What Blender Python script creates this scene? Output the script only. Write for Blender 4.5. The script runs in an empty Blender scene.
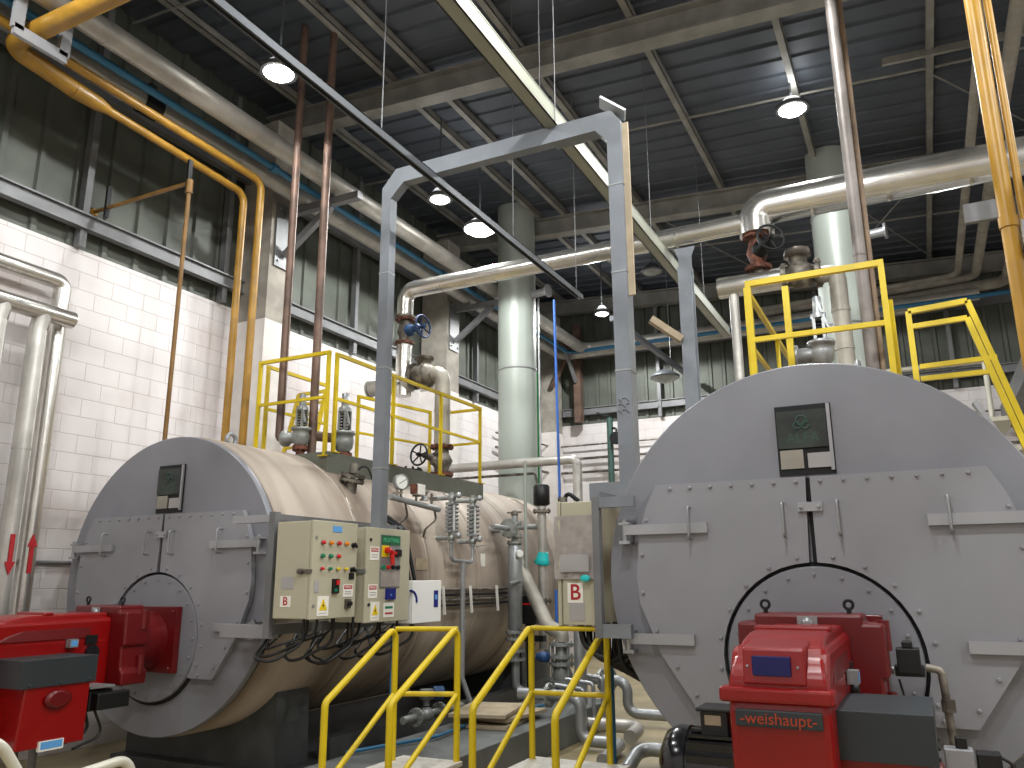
import bpy, bmesh, math, random
from mathutils import Vector, Matrix
random.seed(7)
PI = math.pi
SC = bpy.context.scene
COL = SC.collection
V = Vector
ORG = {}

# ---------------------------------------------------------------- mesh builder
class MB:
    def __init__(s): s.v = []; s.f = []; s.s = []
    def add(s, vs, fs, smooth=False):
        n = len(s.v); s.v += [tuple(v) for v in vs]
        for f in fs: s.f.append([n + i for i in f]); s.s.append(smooth)
        return s
    def box(s, a, b):
        x0, x1 = sorted((a[0], b[0])); y0, y1 = sorted((a[1], b[1])); z0, z1 = sorted((a[2], b[2]))
        vs = [(x0,y0,z0),(x1,y0,z0),(x1,y1,z0),(x0,y1,z0),(x0,y0,z1),(x1,y0,z1),(x1,y1,z1),(x0,y1,z1)]
        return s.add(vs, [(0,3,2,1),(4,5,6,7),(0,1,5,4),(1,2,6,5),(2,3,7,6),(3,0,4,7)])
    def bar(s, p, q, w, h, up=(0,0,1)):
        p, q = V(p), V(q); d = (q - p).normalized(); up = V(up)
        if abs(d.dot(up)) > .98: up = V((0,1,0))
        r = d.cross(up).normalized(); u = r.cross(d).normalized()
        vs = [c + r*(i*w/2) + u*(j*h/2) for c in (p, q) for i, j in ((-1,-1),(1,-1),(1,1),(-1,1))]
        return s.add(vs, [(0,3,2,1),(4,5,6,7),(0,1,5,4),(1,2,6,5),(2,3,7,6),(3,0,4,7)][0:0] + [(0,1,2,3),(7,6,5,4),(4,5,1,0),(5,6,2,1),(6,7,3,2),(7,4,0,3)])
    def prism(s, pts, vec):
        vec = V(vec); n = len(pts); a = [V(p) for p in pts]; b = [p + vec for p in a]
        fs = [tuple(range(n)), tuple(range(2*n-1, n-1, -1))]
        fs += [(i, n+i, n+(i+1) % n, (i+1) % n) for i in range(n)]
        return s.add(a + b, fs)
    def ring(s, c, d, prof, seg=24, smooth=True, cap=True, a0=0, a1=2*PI):
        """surface of revolution: prof = [(t along d, radius)]"""
        c = V(c); d = V(d).normalized(); u = d.orthogonal().normalized(); w = d.cross(u)
        full = abs(a1 - a0 - 2*PI) < 1e-6; m = seg if full else seg + 1
        vs = []; fs = []
        for t, r in prof:
            for k in range(m):
                an = a0 + (a1 - a0)*k/seg
                vs.append(c + d*t + u*(r*math.cos(an)) + w*(r*math.sin(an)))
        for i in range(len(prof)-1):
            for k in range(seg):
                k2 = (k+1) % m
                fs.append((i*m+k, i*m+k2, (i+1)*m+k2, (i+1)*m+k))
        s.add(vs, fs, smooth)
        if cap and full:
            for i, rev in ((0, True), (len(prof)-1, False)):
                if prof[i][1] > 1e-5:
                    idx = [i*m+k for k in range(m)]
                    s.add([vs[j] for j in idx], [tuple(range(m-1, -1, -1)) if rev else tuple(range(m))])
        return s
    def cyl(s, p, q, r, seg=16, r2=None):
        p, q = V(p), V(q); L = (q - p).length
        return s.ring(p, q - p, [(0, r), (L, r if r2 is None else r2)], seg)
    def tube(s, pts, r, bend=0.0, seg=12, nb=6, cap=True):
        P = [V(p) for p in pts]; path = [P[0]]
        for i in range(1, len(P)-1):
            a, b, c = P[i-1], P[i], P[i+1]; d1 = (a-b); d2 = (c-b)
            l1, l2 = d1.length, d2.length; d1 /= l1; d2 /= l2
            ang = d1.angle(d2)
            if bend <= 0 or ang > PI - .03: path.append(b); continue
            t = min(bend/math.tan(ang/2), l1*.49, l2*.49); R = t*math.tan(ang/2)
            cen = b + (d1 + d2).normalized()*(R/math.sin(ang/2))
            s0 = b + d1*t - cen; s1 = b + d2*t - cen; th = s0.angle(s1); ax = s0.cross(s1).normalized()
            for k in range(nb+1): path.append(cen + Matrix.Rotation(th*k/nb, 3, ax) @ s0)
        path.append(P[-1]); n = len(path)
        T = [(path[min(i+1, n-1)] - path[max(i-1, 0)]).normalized() for i in range(n)]
        u = T[0].orthogonal().normalized(); vs = []
        for i in range(n):
            if i: u = (u - T[i]*u.dot(T[i])).normalized()
            w = T[i].cross(u)
            vs += [path[i] + u*(r*math.cos(2*PI*k/seg)) + w*(r*math.sin(2*PI*k/seg)) for k in range(seg)]
        fs = [(i*seg+k, i*seg+(k+1) % seg, (i+1)*seg+(k+1) % seg, (i+1)*seg+k) for i in range(n-1) for k in range(seg)]
        s.add(vs, fs, True)
        if cap:
            s.add(vs[:seg], [tuple(range(seg-1, -1, -1))]); s.add(vs[-seg:], [tuple(range(seg))])
        return s
    def torus(s, c, d, R, r, seg=28, ms=8, a0=0, a1=2*PI):
        c = V(c); d = V(d).normalized(); u = d.orthogonal().normalized(); w = d.cross(u)
        full = abs(a1-a0-2*PI) < 1e-6; m = seg if full else seg+1; vs = []
        for k in range(m):
            a = a0 + (a1-a0)*k/seg; e = u*math.cos(a) + w*math.sin(a)
            vs += [c + e*(R + r*math.cos(2*PI*j/ms)) + d*(r*math.sin(2*PI*j/ms)) for j in range(ms)]
        fs = [(k*ms+j, k*ms+(j+1) % ms, ((k+1) % m)*ms+(j+1) % ms, ((k+1) % m)*ms+j) for k in range(seg) for j in range(ms)]
        return s.add(vs, fs, True)
    def ball(s, c, r, seg=14, sc=(1,1,1)):
        n = seg//2; prof = [(-r*math.cos(PI*i/n), max(r*math.sin(PI*i/n), 1e-6)) for i in range(n+1)]
        k = len(s.v); s.ring((0,0,0), (0,0,1), prof, seg, cap=False)
        s.v[k:] = [(c[0]+x*sc[0], c[1]+y*sc[1], c[2]+z*sc[2]) for x, y, z in s.v[k:]]
        return s
    def bolts(s, pts, d, r=.012, h=.014):
        for p in pts: s.ring(p, d, [(0, r), (h*.7, r), (h, r*.6)], 6, smooth=False)
        return s
    def flange(s, c, d, r, t=.03, nb=8, br=.012):
        c = V(c); d = V(d).normalized(); s.ring(c - d*(t/2), d, [(0, r), (t, r)], 24)
        u = d.orthogonal().normalized(); w = d.cross(u)
        for k in range(nb):
            a = 2*PI*k/nb; p = c + (u*math.cos(a) + w*math.sin(a))*(r*.83)
            s.cyl(p - d*(t/2+br*1.3), p + d*(t/2+br*1.3), br, 6)
        return s
    def build(s, name, m, parent=None, bev=0, loc=None, auto=False):
        me = bpy.data.meshes.new(name)
        if parent is not None: o0 = ORG[parent.name]
        elif loc is not None: o0 = V(loc)
        else:
            xs, ys, zs = zip(*s.v); o0 = V(((min(xs)+max(xs))/2, (min(ys)+max(ys))/2, min(zs)))
        me.from_pydata([V(v) - o0 for v in s.v], [], s.f)
        me.polygons.foreach_set('use_smooth', s.s); me.update()
        me.materials.append(m)
        ob = bpy.data.objects.new(name, me); COL.objects.link(ob)
        if parent is not None: ob.parent = parent
        else: ob.location = o0
        ORG[ob.name] = o0
        if bev:
            b = ob.modifiers.new('edge', 'BEVEL'); b.width = bev; b.segments = 2; b.limit_method = 'ANGLE'
        return ob

def tag(o, label=None, cat=None, group=None, kind=None):
    if label: o['label'] = label
    if cat: o['category'] = cat
    if group: o['group'] = group
    if kind: o['kind'] = kind
    return o
def thing(name, label, cat, loc, group=None):
    o = bpy.data.objects.new(name, None); COL.objects.link(o); o.location = loc; ORG[o.name] = V(loc)
    o.empty_display_size = .1
    return tag(o, label, cat, group)
def struct(name, mb, m): return tag(mb.build(name, m), kind='structure')
def dup(root, shift, label, group=None):
    def cp(o, par):
        c = o.copy(); COL.objects.link(c)
        if par is not None: c.parent = par
        for ch in [x for x in bpy.data.objects if x.parent == o and x.name not in made]:
            d = cp(ch, c); made.add(d.name)
        made.add(c.name); return c
    made = set(); r = cp(root, None); r.location = root.location + V(shift); r['label'] = label
    ORG[r.name] = ORG[root.name] + V(shift)
    if group: r['group'] = group
    return r
def lettering(name, txt, size, m, parent, loc, right, up, ext=.002, align='CENTER', bold=0):
    cu = bpy.data.curves.new(name, 'FONT'); cu.body = txt; cu.size = size; cu.extrude = ext; cu.offset = bold
    cu.align_x = align; cu.align_y = 'CENTER'
    tmp = bpy.data.objects.new('tmp_text', cu); COL.objects.link(tmp)
    dg = bpy.context.evaluated_depsgraph_get(); me = bpy.data.meshes.new_from_object(tmp.evaluated_get(dg))
    bpy.data.objects.remove(tmp); bpy.data.curves.remove(cu)
    ob = bpy.data.objects.new(name, me); COL.objects.link(ob); me.materials.clear(); me.materials.append(m)
    r = V(right).normalized(); u = V(up).normalized(); n = r.cross(u)
    M = Matrix((r, u, n)).transposed()
    for v in me.vertices: v.co = M @ v.co + V(loc) - ORG[parent.name]
    ob.parent = parent; ORG[ob.name] = ORG[parent.name]
    return ob

# ---------------------------------------------------------------- materials
def lin(c):
    c = c.lstrip('#'); r = [int(c[i:i+2], 16)/255 for i in (0, 2, 4)]
    return tuple((x/12.92 if x <= .04045 else ((x+.055)/1.055)**2.4) for x in r) + (1,)
def mat(name, col, rough=.5, metal=0, var=.0, vscale=3, bump=0, bscale=40, col2=None, coat=0, stretch=None, edge=(.42,.62), emit=None, estr=0):
    m = bpy.data.materials.new(name); m.use_nodes = True; nt = m.node_tree; N = nt.nodes; L = nt.links
    b = N['Principled BSDF']; c = lin(col)
    b.inputs['Base Color'].default_value = c; b.inputs['Roughness'].default_value = rough; b.inputs['Metallic'].default_value = metal
    if coat: b.inputs['Coat Weight'].default_value = coat; b.inputs['Coat Roughness'].default_value = .1
    if var or col2 or bump:
        tc = N.new('ShaderNodeTexCoord'); src = tc.outputs['Object']
        if stretch:
            mp = N.new('ShaderNodeMapping'); mp.inputs['Scale'].default_value = stretch; L.new(src, mp.inputs['Vector']); src = mp.outputs['Vector']
    if var or col2:
        nz = N.new('ShaderNodeTexNoise'); nz.inputs['Scale'].default_value = vscale; nz.inputs['Detail'].default_value = 6; L.new(src, nz.inputs['Vector'])
        rp = N.new('ShaderNodeValToRGB'); L.new(nz.outputs['Fac'], rp.inputs['Fac'])
        rp.color_ramp.elements[0].position, rp.color_ramp.elements[1].position = edge
        d = lin(col2) if col2 else tuple(x*(1-var) for x in c[:3]) + (1,)
        rp.color_ramp.elements[0].color = d; rp.color_ramp.elements[1].color = c
        L.new(rp.outputs['Color'], b.inputs['Base Color'])
    if bump:
        n2 = N.new('ShaderNodeTexNoise'); n2.inputs['Scale'].default_value = bscale; n2.inputs['Detail'].default_value = 3; L.new(src, n2.inputs['Vector'])
        bp = N.new('ShaderNodeBump'); bp.inputs['Strength'].default_value = bump; bp.inputs['Distance'].default_value = .02
        L.new(n2.outputs['Fac'], bp.inputs['Height']); L.new(bp.outputs['Normal'], b.inputs['Normal'])
    if emit:
        b.inputs['Emission Color'].default_value = lin(emit); b.inputs['Emission Strength'].default_value = estr
    return m
def blockwall(name, axis):
    m = bpy.data.materials.new(name); m.use_nodes = True; nt = m.node_tree; N = nt.nodes; L = nt.links; b = N['Principled BSDF']
    tc = N.new('ShaderNodeTexCoord'); sp = N.new('ShaderNodeSeparateXYZ'); cb = N.new('ShaderNodeCombineXYZ')
    L.new(tc.outputs['Object'], sp.inputs[0]); L.new(sp.outputs[axis], cb.inputs[0]); L.new(sp.outputs[2], cb.inputs[1])
    br = N.new('ShaderNodeTexBrick'); L.new(cb.outputs[0], br.inputs['Vector'])
    br.inputs['Scale'].default_value = 1; br.inputs['Brick Width'].default_value = .42; br.inputs['Row Height'].default_value = .2
    br.inputs['Mortar Size'].default_value = .006; br.inputs['Mortar Smooth'].default_value = .6
    br.inputs['Color1'].default_value = lin('#d9d4d4'); br.inputs['Color2'].default_value = lin('#d4cfcf'); br.inputs['Mortar'].default_value = lin('#c1b9b6')
    nz = N.new('ShaderNodeTexNoise'); nz.inputs['Scale'].default_value = 1.1; nz.inputs['Detail'].default_value = 7; L.new(tc.outputs['Object'], nz.inputs['Vector'])
    rp = N.new('ShaderNodeValToRGB'); rp.color_ramp.elements[0].position = .3; rp.color_ramp.elements[0].color = lin('#e2dad6'); rp.color_ramp.elements[1].position = .5; rp.color_ramp.elements[1].color = (1,1,1,1)
    L.new(nz.outputs['Fac'], rp.inputs['Fac'])
    mx = N.new('ShaderNodeMixRGB'); mx.blend_type = 'MULTIPLY'; mx.inputs[0].default_value = .7; L.new(br.outputs['Color'], mx.inputs[1]); L.new(rp.outputs['Color'], mx.inputs[2])
    L.new(mx.outputs[0], b.inputs['Base Color']); b.inputs['Roughness'].default_value = .7
    bp = N.new('ShaderNodeBump'); bp.inputs['Strength'].default_value = .5; bp.inputs['Distance'].default_value = .01; bp.invert = True
    L.new(br.outputs['Fac'], bp.inputs['Height']); L.new(bp.outputs['Normal'], b.inputs['Normal'])
    return m

M = {}
M['block_y'] = blockwall('painted block, side wall', 1); M['block_x'] = blockwall('painted block, end wall', 0)
M['clad'] = mat('corrugated cladding', '#5d6159', .55, .2, var=.25, vscale=2)
M['deck'] = mat('dark roof sheet', '#4f555f', .6, .2, var=.25, vscale=1.2)
M['steelbeam'] = mat('painted roof steel', '#8d8b86', .6, 0, var=.25, vscale=3)
M['girt'] = mat('grey girt steel', '#77787a', .5, .2, var=.2)
M['concrete'] = mat('concrete', '#a39d93', .85, 0, var=.25, vscale=4, bump=.15)
M['colwhite'] = mat('whitewashed column', '#ddd8d4', .8, 0, var=.12, vscale=3)
M['floor'] = mat('worn beige floor', '#a89a78', .45, 0, var=.3, vscale=1.6, bump=.03)
M['plinth'] = mat('grey painted plinth', '#6d706f', .6, 0, var=.25, vscale=3)
M['olive'] = mat('olive grey paint', '#73766b', .5, .1, var=.2)
M['skid'] = mat('dark grey base steel', '#4e5152', .55, .1, var=.25, vscale=4)
M['face'] = mat('silver grey boiler paint', '#85868d', .45, .1, var=.1, vscale=2.2, edge=(.35,.65))
M['door'] = mat('silver grey door paint', '#919197', .45, .1, var=.08, vscale=2.5, edge=(.35,.65))
M['bracket'] = mat('light grey steel', '#a3a4a8', .4, .3, var=.08)
M['gap'] = mat('black gap filler', '#0c0c0d', .8)
M['shell'] = mat('stained insulation cladding', '#beb1a3', .58, .1, col2='#65513f', vscale=1.0, bump=.12, bscale=9, stretch=(.3,1.9,.3), edge=(.31,.6))
M['seam'] = mat('cladding seam', '#a99d91', .4, .3)
M['trunk'] = mat('galvanised trunking', '#83888f', .5, .35, var=.12, vscale=5)
M['traycream'] = mat('cable tray', '#9a9c8d', .5, .15, var=.1)
M['foil'] = mat('bright jacket foil', '#dad8d2', .24, .9, var=.1, vscale=6, bump=.12, bscale=7)
M['foild'] = mat('dull jacket foil', '#bcb9b3', .38, .45, var=.2, vscale=4, bump=.12, bscale=8)
M['chimney'] = mat('pale grey green stack', '#a2a9a2', .45, .15, var=.06, vscale=2)
M['yellow'] = mat('safety yellow paint', '#d2b70e', .42, 0, var=.1, vscale=6)
M['ochre'] = mat('ochre gas pipe paint', '#a87e2c', .4, 0, var=.25, vscale=5)
M['ochrel'] = mat('second ochre pipe paint', '#ab8024', .4, 0, var=.15, vscale=5)  # near copy of the ochre above, tuned for the right pipes
M['dulljacket'] = mat('dull grey pipe jacket', '#a39e93', .5, .25, var=.2, vscale=4)
M['orange'] = mat('orange brown pipe', '#7f5c28', .5, .1, var=.25, vscale=6)
M['rust'] = mat('rusted vent pipe', '#7a6154', .55, .3, col2='#54443c', vscale=4, edge=(.35,.65))
M['rustflange'] = mat('rusty flange', '#7b4b38', .75, .2, col2='#4a2c22', vscale=14)
M['grimy'] = mat('grimy valve metal', '#8c867b', .5, .5, col2='#56504a', vscale=9)
M['valvegrey'] = mat('grey valve casting', '#9c9f9c', .42, .5, var=.25, vscale=12)
M['galv'] = mat('galvanised pipe', '#a5a8aa', .4, .6, var=.15, vscale=6)
M['black'] = mat('black plastic', '#0f1012', .45)
M['blackgloss'] = mat('black gloss paint', '#0d0e12', .18, 0, coat=.4)
M['iron'] = mat('black iron', '#1b1c1e', .5, .4)
M['blue'] = mat('blue pipe paint', '#2d6f96', .4, 0, var=.12)
M['bluevalve'] = mat('blue valve paint', '#2a4f7e', .5, .2, var=.3, vscale=12)
M['darkblue'] = mat('dark blue handwheel', '#1b2f52', .5, .2)
M['bluehose'] = mat('blue hose', '#2f62b4', .45)
M['green'] = mat('green pipe paint', '#2f9b48', .4)
M['darkgreen'] = mat('dark green post', '#2d4a42', .5)
M['red'] = mat('glossy burner red', '#8a0507', .3, 0, var=.08, coat=.12)
M['reddark'] = mat('deep red casting', '#66060b', .38, 0, var=.15, coat=.05)
M['lid'] = mat('charcoal cover', '#2f3539', .5, .1, var=.1)
M['cab'] = mat('beige enclosure paint', '#b3ae98', .42, 0, var=.04, vscale=2)
M['cabshade'] = mat('enclosure seal strip', '#6d6a60', .5)
M['white'] = mat('white plastic', '#e8e8e6', .4)
M['label'] = mat('white label', '#e9e6de', .5)
M['labelgrey'] = mat('grey label', '#a3a0a0', .5)
M['redp'] = mat('red plastic', '#cc2020', .35)
M['greenp'] = mat('green plastic', '#0f7a55', .35)
M['amberp'] = mat('amber plastic', '#e8870f', .35)
M['yellowp'] = mat('yellow plastic', '#e5c51c', .35)
M['bluep'] = mat('blue panel', '#16217a', .3)
M['lightblue'] = mat('light blue label', '#5b9bd6', .5)
M['greendisp'] = mat('green nameplate', '#22613f', .35)
M['mint'] = mat('mint green ink', '#4fbf8c', .5)
M['redink'] = mat('red ink', '#a81a22', .6)
M['orangeink'] = mat('orange ink', '#a83a18', .5)
M['screen'] = mat('dark blue screen', '#0b1058', .3)
M['cardboard'] = mat('pale wood board', '#b5a58c', .8, 0, var=.2, vscale=6)
M['cable'] = mat('black cable', '#131315', .5)
M['plastic_film'] = mat('cloudy plastic sleeve', '#a59d98', .3, 0, var=.2, vscale=9, bump=.25, bscale=12)
M['cyan'] = mat('turquoise tape', '#22c6c6', .5)
M['glassgauge'] = mat('gauge dial', '#e9ebe6', .25)
M['cream'] = mat('cream tube paint', '#cfccbd', .4, .2)
M['lampbody'] = mat('lamp housing', '#55585c', .5, .4)
M['lamp'] = mat('lit lamp lens', '#ffffff', .3, emit='#fffaf0', estr=22)
M['lampoff'] = mat('unlit lamp lens', '#8f938e', .25)
M['plate'] = mat('dark sight glass plate', '#2b302e', .3, .3, col2='#39413c', vscale=7)
M['tread'] = mat('chequer plate', '#cbc6bd', .5, .2, var=.15, vscale=20, bump=.3, bscale=60)

LAMP_W = [200, 340, 330, 760, 0, 480, 0]
EXTRA = [((-.8, 5.7, 7), 350), ((-5.6, 2.4, 7), 190), ((-.8, 2.4, 7), 450), ((4, 2.4, 7), 560), ((4, 5.7, 7), 260), ((4, 8.95, 7), 170), ((4, 14.75, 7), 50), ((-.8, 14.75, 7), 110), ((-5.6, -.9, 7), 170), ((-.8, -.9, 7), 320)]
EXPO = 0.16

# ---------------------------------------------------------------- the room
def zr(x): return 7.56 - .055*x          # underside of the rafters: the roof climbs to the left
XL, XR, Y0, Y1 = -8.0, 6.0, -4.0, 17.6
struct('floor', MB().box((XL-.3, Y0-.3, -.2), (XR+.3, Y1+.3, 0)), M['floor'])
struct('wall_left', MB().box((XL-.2, Y0-.2, 0), (XL, Y1+.2, 5.25)), M['block_y'])
struct('wall_back', MB().box((XL, Y1, 0), (XR, Y1+.2, 5.25)), M['block_x'])
struct('wall_right', MB().box((XR, Y0-.2, 0), (XR+.2, Y1+.2, 8.6)), M['block_y'])
struct('wall_front', MB().box((XL, Y0-.2, 0), (XR, Y0, 8.6)), M['block_x'])
def ribbed(p0, along, up, length, h0, h1, out, pitch=.42, rib=.05, dep=.035):
    """folded sheet: ribs run along up"""
    p0, a, u, o = V(p0), V(along), V(up), V(out); prof = []; t = 0
    while t < length:
        prof += [(t, 0), (t+pitch-2*rib, 0), (t+pitch-1.6*rib, dep), (t+pitch-.4*rib, dep)]; t += pitch
    mb = MB(); vs = []
    for t, d in prof: vs += [p0 + a*t + o*d + u*h0(p0 + a*t), p0 + a*t + o*d + u*h1(p0 + a*t)]
    return mb.add(vs, [(2*i, 2*i+2, 2*i+3, 2*i+1) for i in range(len(prof)-1)])
struct('wall_left_cladding', ribbed((XL-.06, Y0, 0), (0,1,0), (0,0,1), Y1-Y0, lambda p: 5.2, lambda p: 8.5, (1,0,0)), M['clad'])
struct('wall_back_cladding', ribbed((XL, Y1+.06, 0), (1,0,0), (0,0,1), XR-XL, lambda p: 5.2, lambda p: zr(p.x)+.47, (0,-1,0), pitch=.3), M['clad'])
# roof sheet: ribs run along X
pts = []; y = Y0
mb = MB(); vs = []
while y < Y1:
    for dy, dz in ((0,0), (.24,0), (.26,.03), (.32,.03)):
        vs += [(XL-.1, y+dy, zr(XL)+.47+dz), (XR+.1, y+dy, zr(XR)+.47+dz)]
    y += .34
mb.add(vs, [(2*i, 2*i+1, 2*i+3, 2*i+2) for i in range(len(vs)//2-1)])
struct('ceiling', mb, M['deck'])
for i, yb in enumerate((3.3, 8.0, 12.75, 17.3)):
    mb = MB()
    for z0, z1, w in ((0, .025, .11), (.025, .315, .008), (.315, .34, .11)):
        mb.add([(x, yb+s*w, zr(x)+z) for x in (XL, XR) for s in (-1, 1) for z in (z0, z1)],
               [(0,1,3,2), (4,6,7,5), (0,2,6,4), (1,5,7,3), (0,4,5,1), (2,3,7,6)])
    struct('roof_beam', mb, M['steelbeam'])
for x in (-7.3, -5.75, -5.25, -3.85, -2.38, -.86, .74, 2.25, 3.8, 5.3):
    z = zr(x)+.345
    mb = MB().box((x-.045, Y0, z), (x+.045, Y1, z+.012)).box((x+.035, Y0, z), (x+.045, Y1, z+.115)).box((x-.045, Y0, z+.105), (x+.045, Y1, z+.117))
    struct('roof_purlin', mb, M['steelbeam'])
for yb, r in ((10.3, .018), (5.6, .018), (15.0, .018)):
    struct('roof_tie_beam', MB().tube([(x, yb, zr(x)+.36) for x in (XL, XR)], r, seg=8), M['steelbeam'])
struct('roof_tie_beam', MB().bar((.2, 9.9, zr(.2)+.32), (2.2, 9.9, zr(2.2)+.32), .05, .09), M['steelbeam'])
for a, b in (((-3.85, 12.9), (-2.38, 17)), ((.74, 8.2), (2.25, 10.2)), ((.74, 10.4), (2.25, 12.6)), ((-.86, 13), (.74, 17)), ((.74, 13), (-.86, 17))):
    struct('roof_tie_beam', MB().tube([(a[0], a[1], zr(a[0])+.33), (b[0], b[1], zr(b[0])+.33)], .012, seg=6), M['steelbeam'])
# side wall framing
def girt(name, a, b, w=.1, h=.16):
    return struct(name, MB().bar(a, b, w, .02).bar(V(a)-V((0,0,h)), V(b)-V((0,0,h)), w, .02).bar(V(a)-V((0,0,h/2)), V(b)-V((0,0,h/2)), .02, h), M['girt'])
ys = [Y0, 7.6, 8.05, 12.2, 12.65, 17.2]
for k in (0, 2, 4):
    girt('wall_left_beam', (-7.9, ys[k], 5.62), (-7.9, ys[k+1], 5.62))
    girt('wall_left_beam', (-7.9, ys[k], 7.25), (-7.9, ys[k+1], 7.25))
for y in (2.5, 5.25, 7.3, 10.1, 14.2, 16):
    struct('wall_left_post', MB().box((-8.0, y-.04, 5.25), (-7.9, y+.04, 8.3)), M['girt'])
girt('wall_back_beam', (-7.4, 17.5, 5.62), (XR, 17.5, 5.62)); girt('wall_back_beam', (-7.4, 17.5, 7.0), (XR, 17.5, 7.0))
for x in (-5.0, -3.2, -1.5, .9, 2.6):
    struct('wall_back_post', MB().box((x-.04, 17.45, 5.25), (x+.04, 17.56, 7.9)), M['girt'])
def column(y):
    mb = MB().box((XL, y, 5.05), (-7.45, y+.45, zr(-7.6)))
    o = struct('wall_column', mb, M['concrete'])
    struct('wall_column_base', MB().box((XL, y-.004, 0), (-7.446, y+.454, 5.05)), M['colwhite'])
column(7.6); column(12.2); column(17.12)
def wallbracket(name, y, label, reach=1.25, z=6.62):
    t = thing(name, label, 'pipe bracket', (-7.45, y, z-.6), 'pipe brackets on the wall columns')
    MB().bar((-7.4, y, z), (-7.4+reach, y, z), .1, .1).build('arm', M['girt'], t)
    MB().bar((-7.4, y, z-.62), (-7.4+reach*.62, y, z-.05), .09, .08, up=(0,1,0)).build('brace', M['girt'], t)
    MB().box((-7.446, y-.16, z-.8), (-7.42, y+.16, z+.12)).bolts([(-7.42, y+a, z+b) for a in (-.11,.11) for b in (-.72,.05)], (1,0,0), .018, .02).build('wall_plate', M['girt'], t)
wallbracket('pipe_bracket', 7.83, 'grey triangular steel bracket on white column above left boiler')
wallbracket('pipe_bracket', 12.43, 'grey triangular steel bracket on column behind the bright elbow pipe')
# rusty bracket on the end wall
t = thing('pipe_bracket', 'rusty brown bracket frame with pale struts in the far corner', 'pipe bracket', (-6.9, 17.2, 5.3), 'pipe brackets on the wall columns')
MB().box((-6.98, 17.2, 5.25), (-6.82, 17.4, 7.6)).build('post', M['rust'], t)
MB().bar((-6.9, 17.15, 6.95), (-6.9, 16.3, 6.95), .09, .09).build('arm', M['rust'], t)
MB().bar((-6.9, 17.15, 6.2), (-6.9, 16.45, 6.9), .07, .07).build('brace', M['girt'], t)
MB().bar((-7.45, 17.0, 6.1), (-6.95, 16.9, 6.9), .08, .08).build('brace', M['rust'], t)

# ---------------------------------------------------------------- overhead pipes, tray, lamps
o = MB().tube([(-6.55, -3.9, 6.85), (-6.55, 16.75, 6.85), (-6.55+8, 16.75, 6.85)], .125, bend=.3, seg=20)
for y in range(0, 17): o.ring((-6.55, y+.3, 6.85), (0,1,0), [(0,.128), (.03,.128)], 20)
tag(o.build('insulated_pipe', M['foild']), 'long bright jacketed pipe under roof, outermost beside blue pipe', 'pipe')
o = MB().tube([(-6.84, -3.9, 6.76), (-6.84, 16.6, 6.76), (-6.84+9, 16.6, 6.76)], .042, bend=.2)
for y in (3.3, 6.9, 11, 14.5): o.ring((-6.84, y, 6.76), (0,1,0), [(0,.06), (.1,.06)], 12)
tag(o.build('water_pipe', M['blue']), 'thin blue pipe running between two jacketed pipes under the roof', 'pipe')
o = MB().tube([(-7.14, -3.9, 6.8), (-7.14, 16.9, 6.8), (-7.14+8, 16.9, 6.8)], .115, bend=.3, seg=20)
for y in range(0, 17): o.ring((-7.14, y+.6, 6.8), (0,1,0), [(0,.119), (.03,.119)], 20)
tag(o.build('insulated_pipe', M['foild']), 'long dull jacketed pipe between blue pipe and upper left wall', 'pipe')
tag(MB().ring((-7.14, 5.2, 6.8), (0,1,0), [(0,.135),(.22,.135)], 18).bar((-7.14,5.31,6.8),(-7.14,5.31,7.05),.1,.08).build('pipe_clamp', M['iron']), 'dark clamp around the dull jacketed pipe near upper left', 'clamp')
# ochre gas pipes
t = thing('gas_pipe', 'lower ochre gas pipe with wide header and reducer, bending down behind left boiler', 'pipe', (-7.15, 6.8, 2.4))
MB().tube([(5.95, 3.78, 6.57), (-7.15, 3.78, 6.57), (-7.15, 4.45, 6.5)], .09, bend=.16, seg=18).build('header', M['ochre'], t)
MB().ring((-7.15, 4.44, 6.5), (0,1,-.04), [(0,.095),(.28,.08),(.4,.05),(.42,.046)], 18).build('reducer', M['ochre'], t)
MB().tube([(-7.15, 4.85, 6.48), (-7.15, 6.79, 6.4), (-7.15, 6.79, 2.75), (-7.55, 6.79, 2.6), (-7.55, 6.79, .3)], .045, bend=.14, seg=14).build('drop_pipe', M['ochre'], t)
t = thing('gas_pipe', 'upper ochre gas pipe, bending down beside the white column', 'pipe', (-6.95, 6.87, 2.4))
MB().tube([(.9, 3.35, 7.12), (-7.4, 3.35, 7.12), (-7.4, 3.75, 7.1)], .085, bend=.16, seg=16).build('header', M['ochre'], t)
MB().tube([(-6.99, -3.9, 6.8), (-6.95, 6.87, 6.555), (-6.95, 6.87, 3.05), (-7.6, 7.1, 2.95), (-7.6, 7.1, .3)], .046, bend=.14, seg=14).build('drop_pipe', M['ochre'], t)
t = thing('pipe_hanger', 'grey steel cradle hanging around ochre pipes, top left corner', 'hanger', (-6.65, 3.78, 6.4))
for q, p in (((-6.66, 3.56, 6.42), (-6.66, 3.56, 7.9)), ((-6.66, 4.0, 6.42), (-6.66, 4.0, 7.9)), ((-6.66, 3.53, 6.41), (-6.66, 4.03, 6.41))):
    MB().bar(p, q, .1 if p[2] > 7 else .106, .045, up=(1,0,0)).build('strap', M['bracket'], t)
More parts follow.
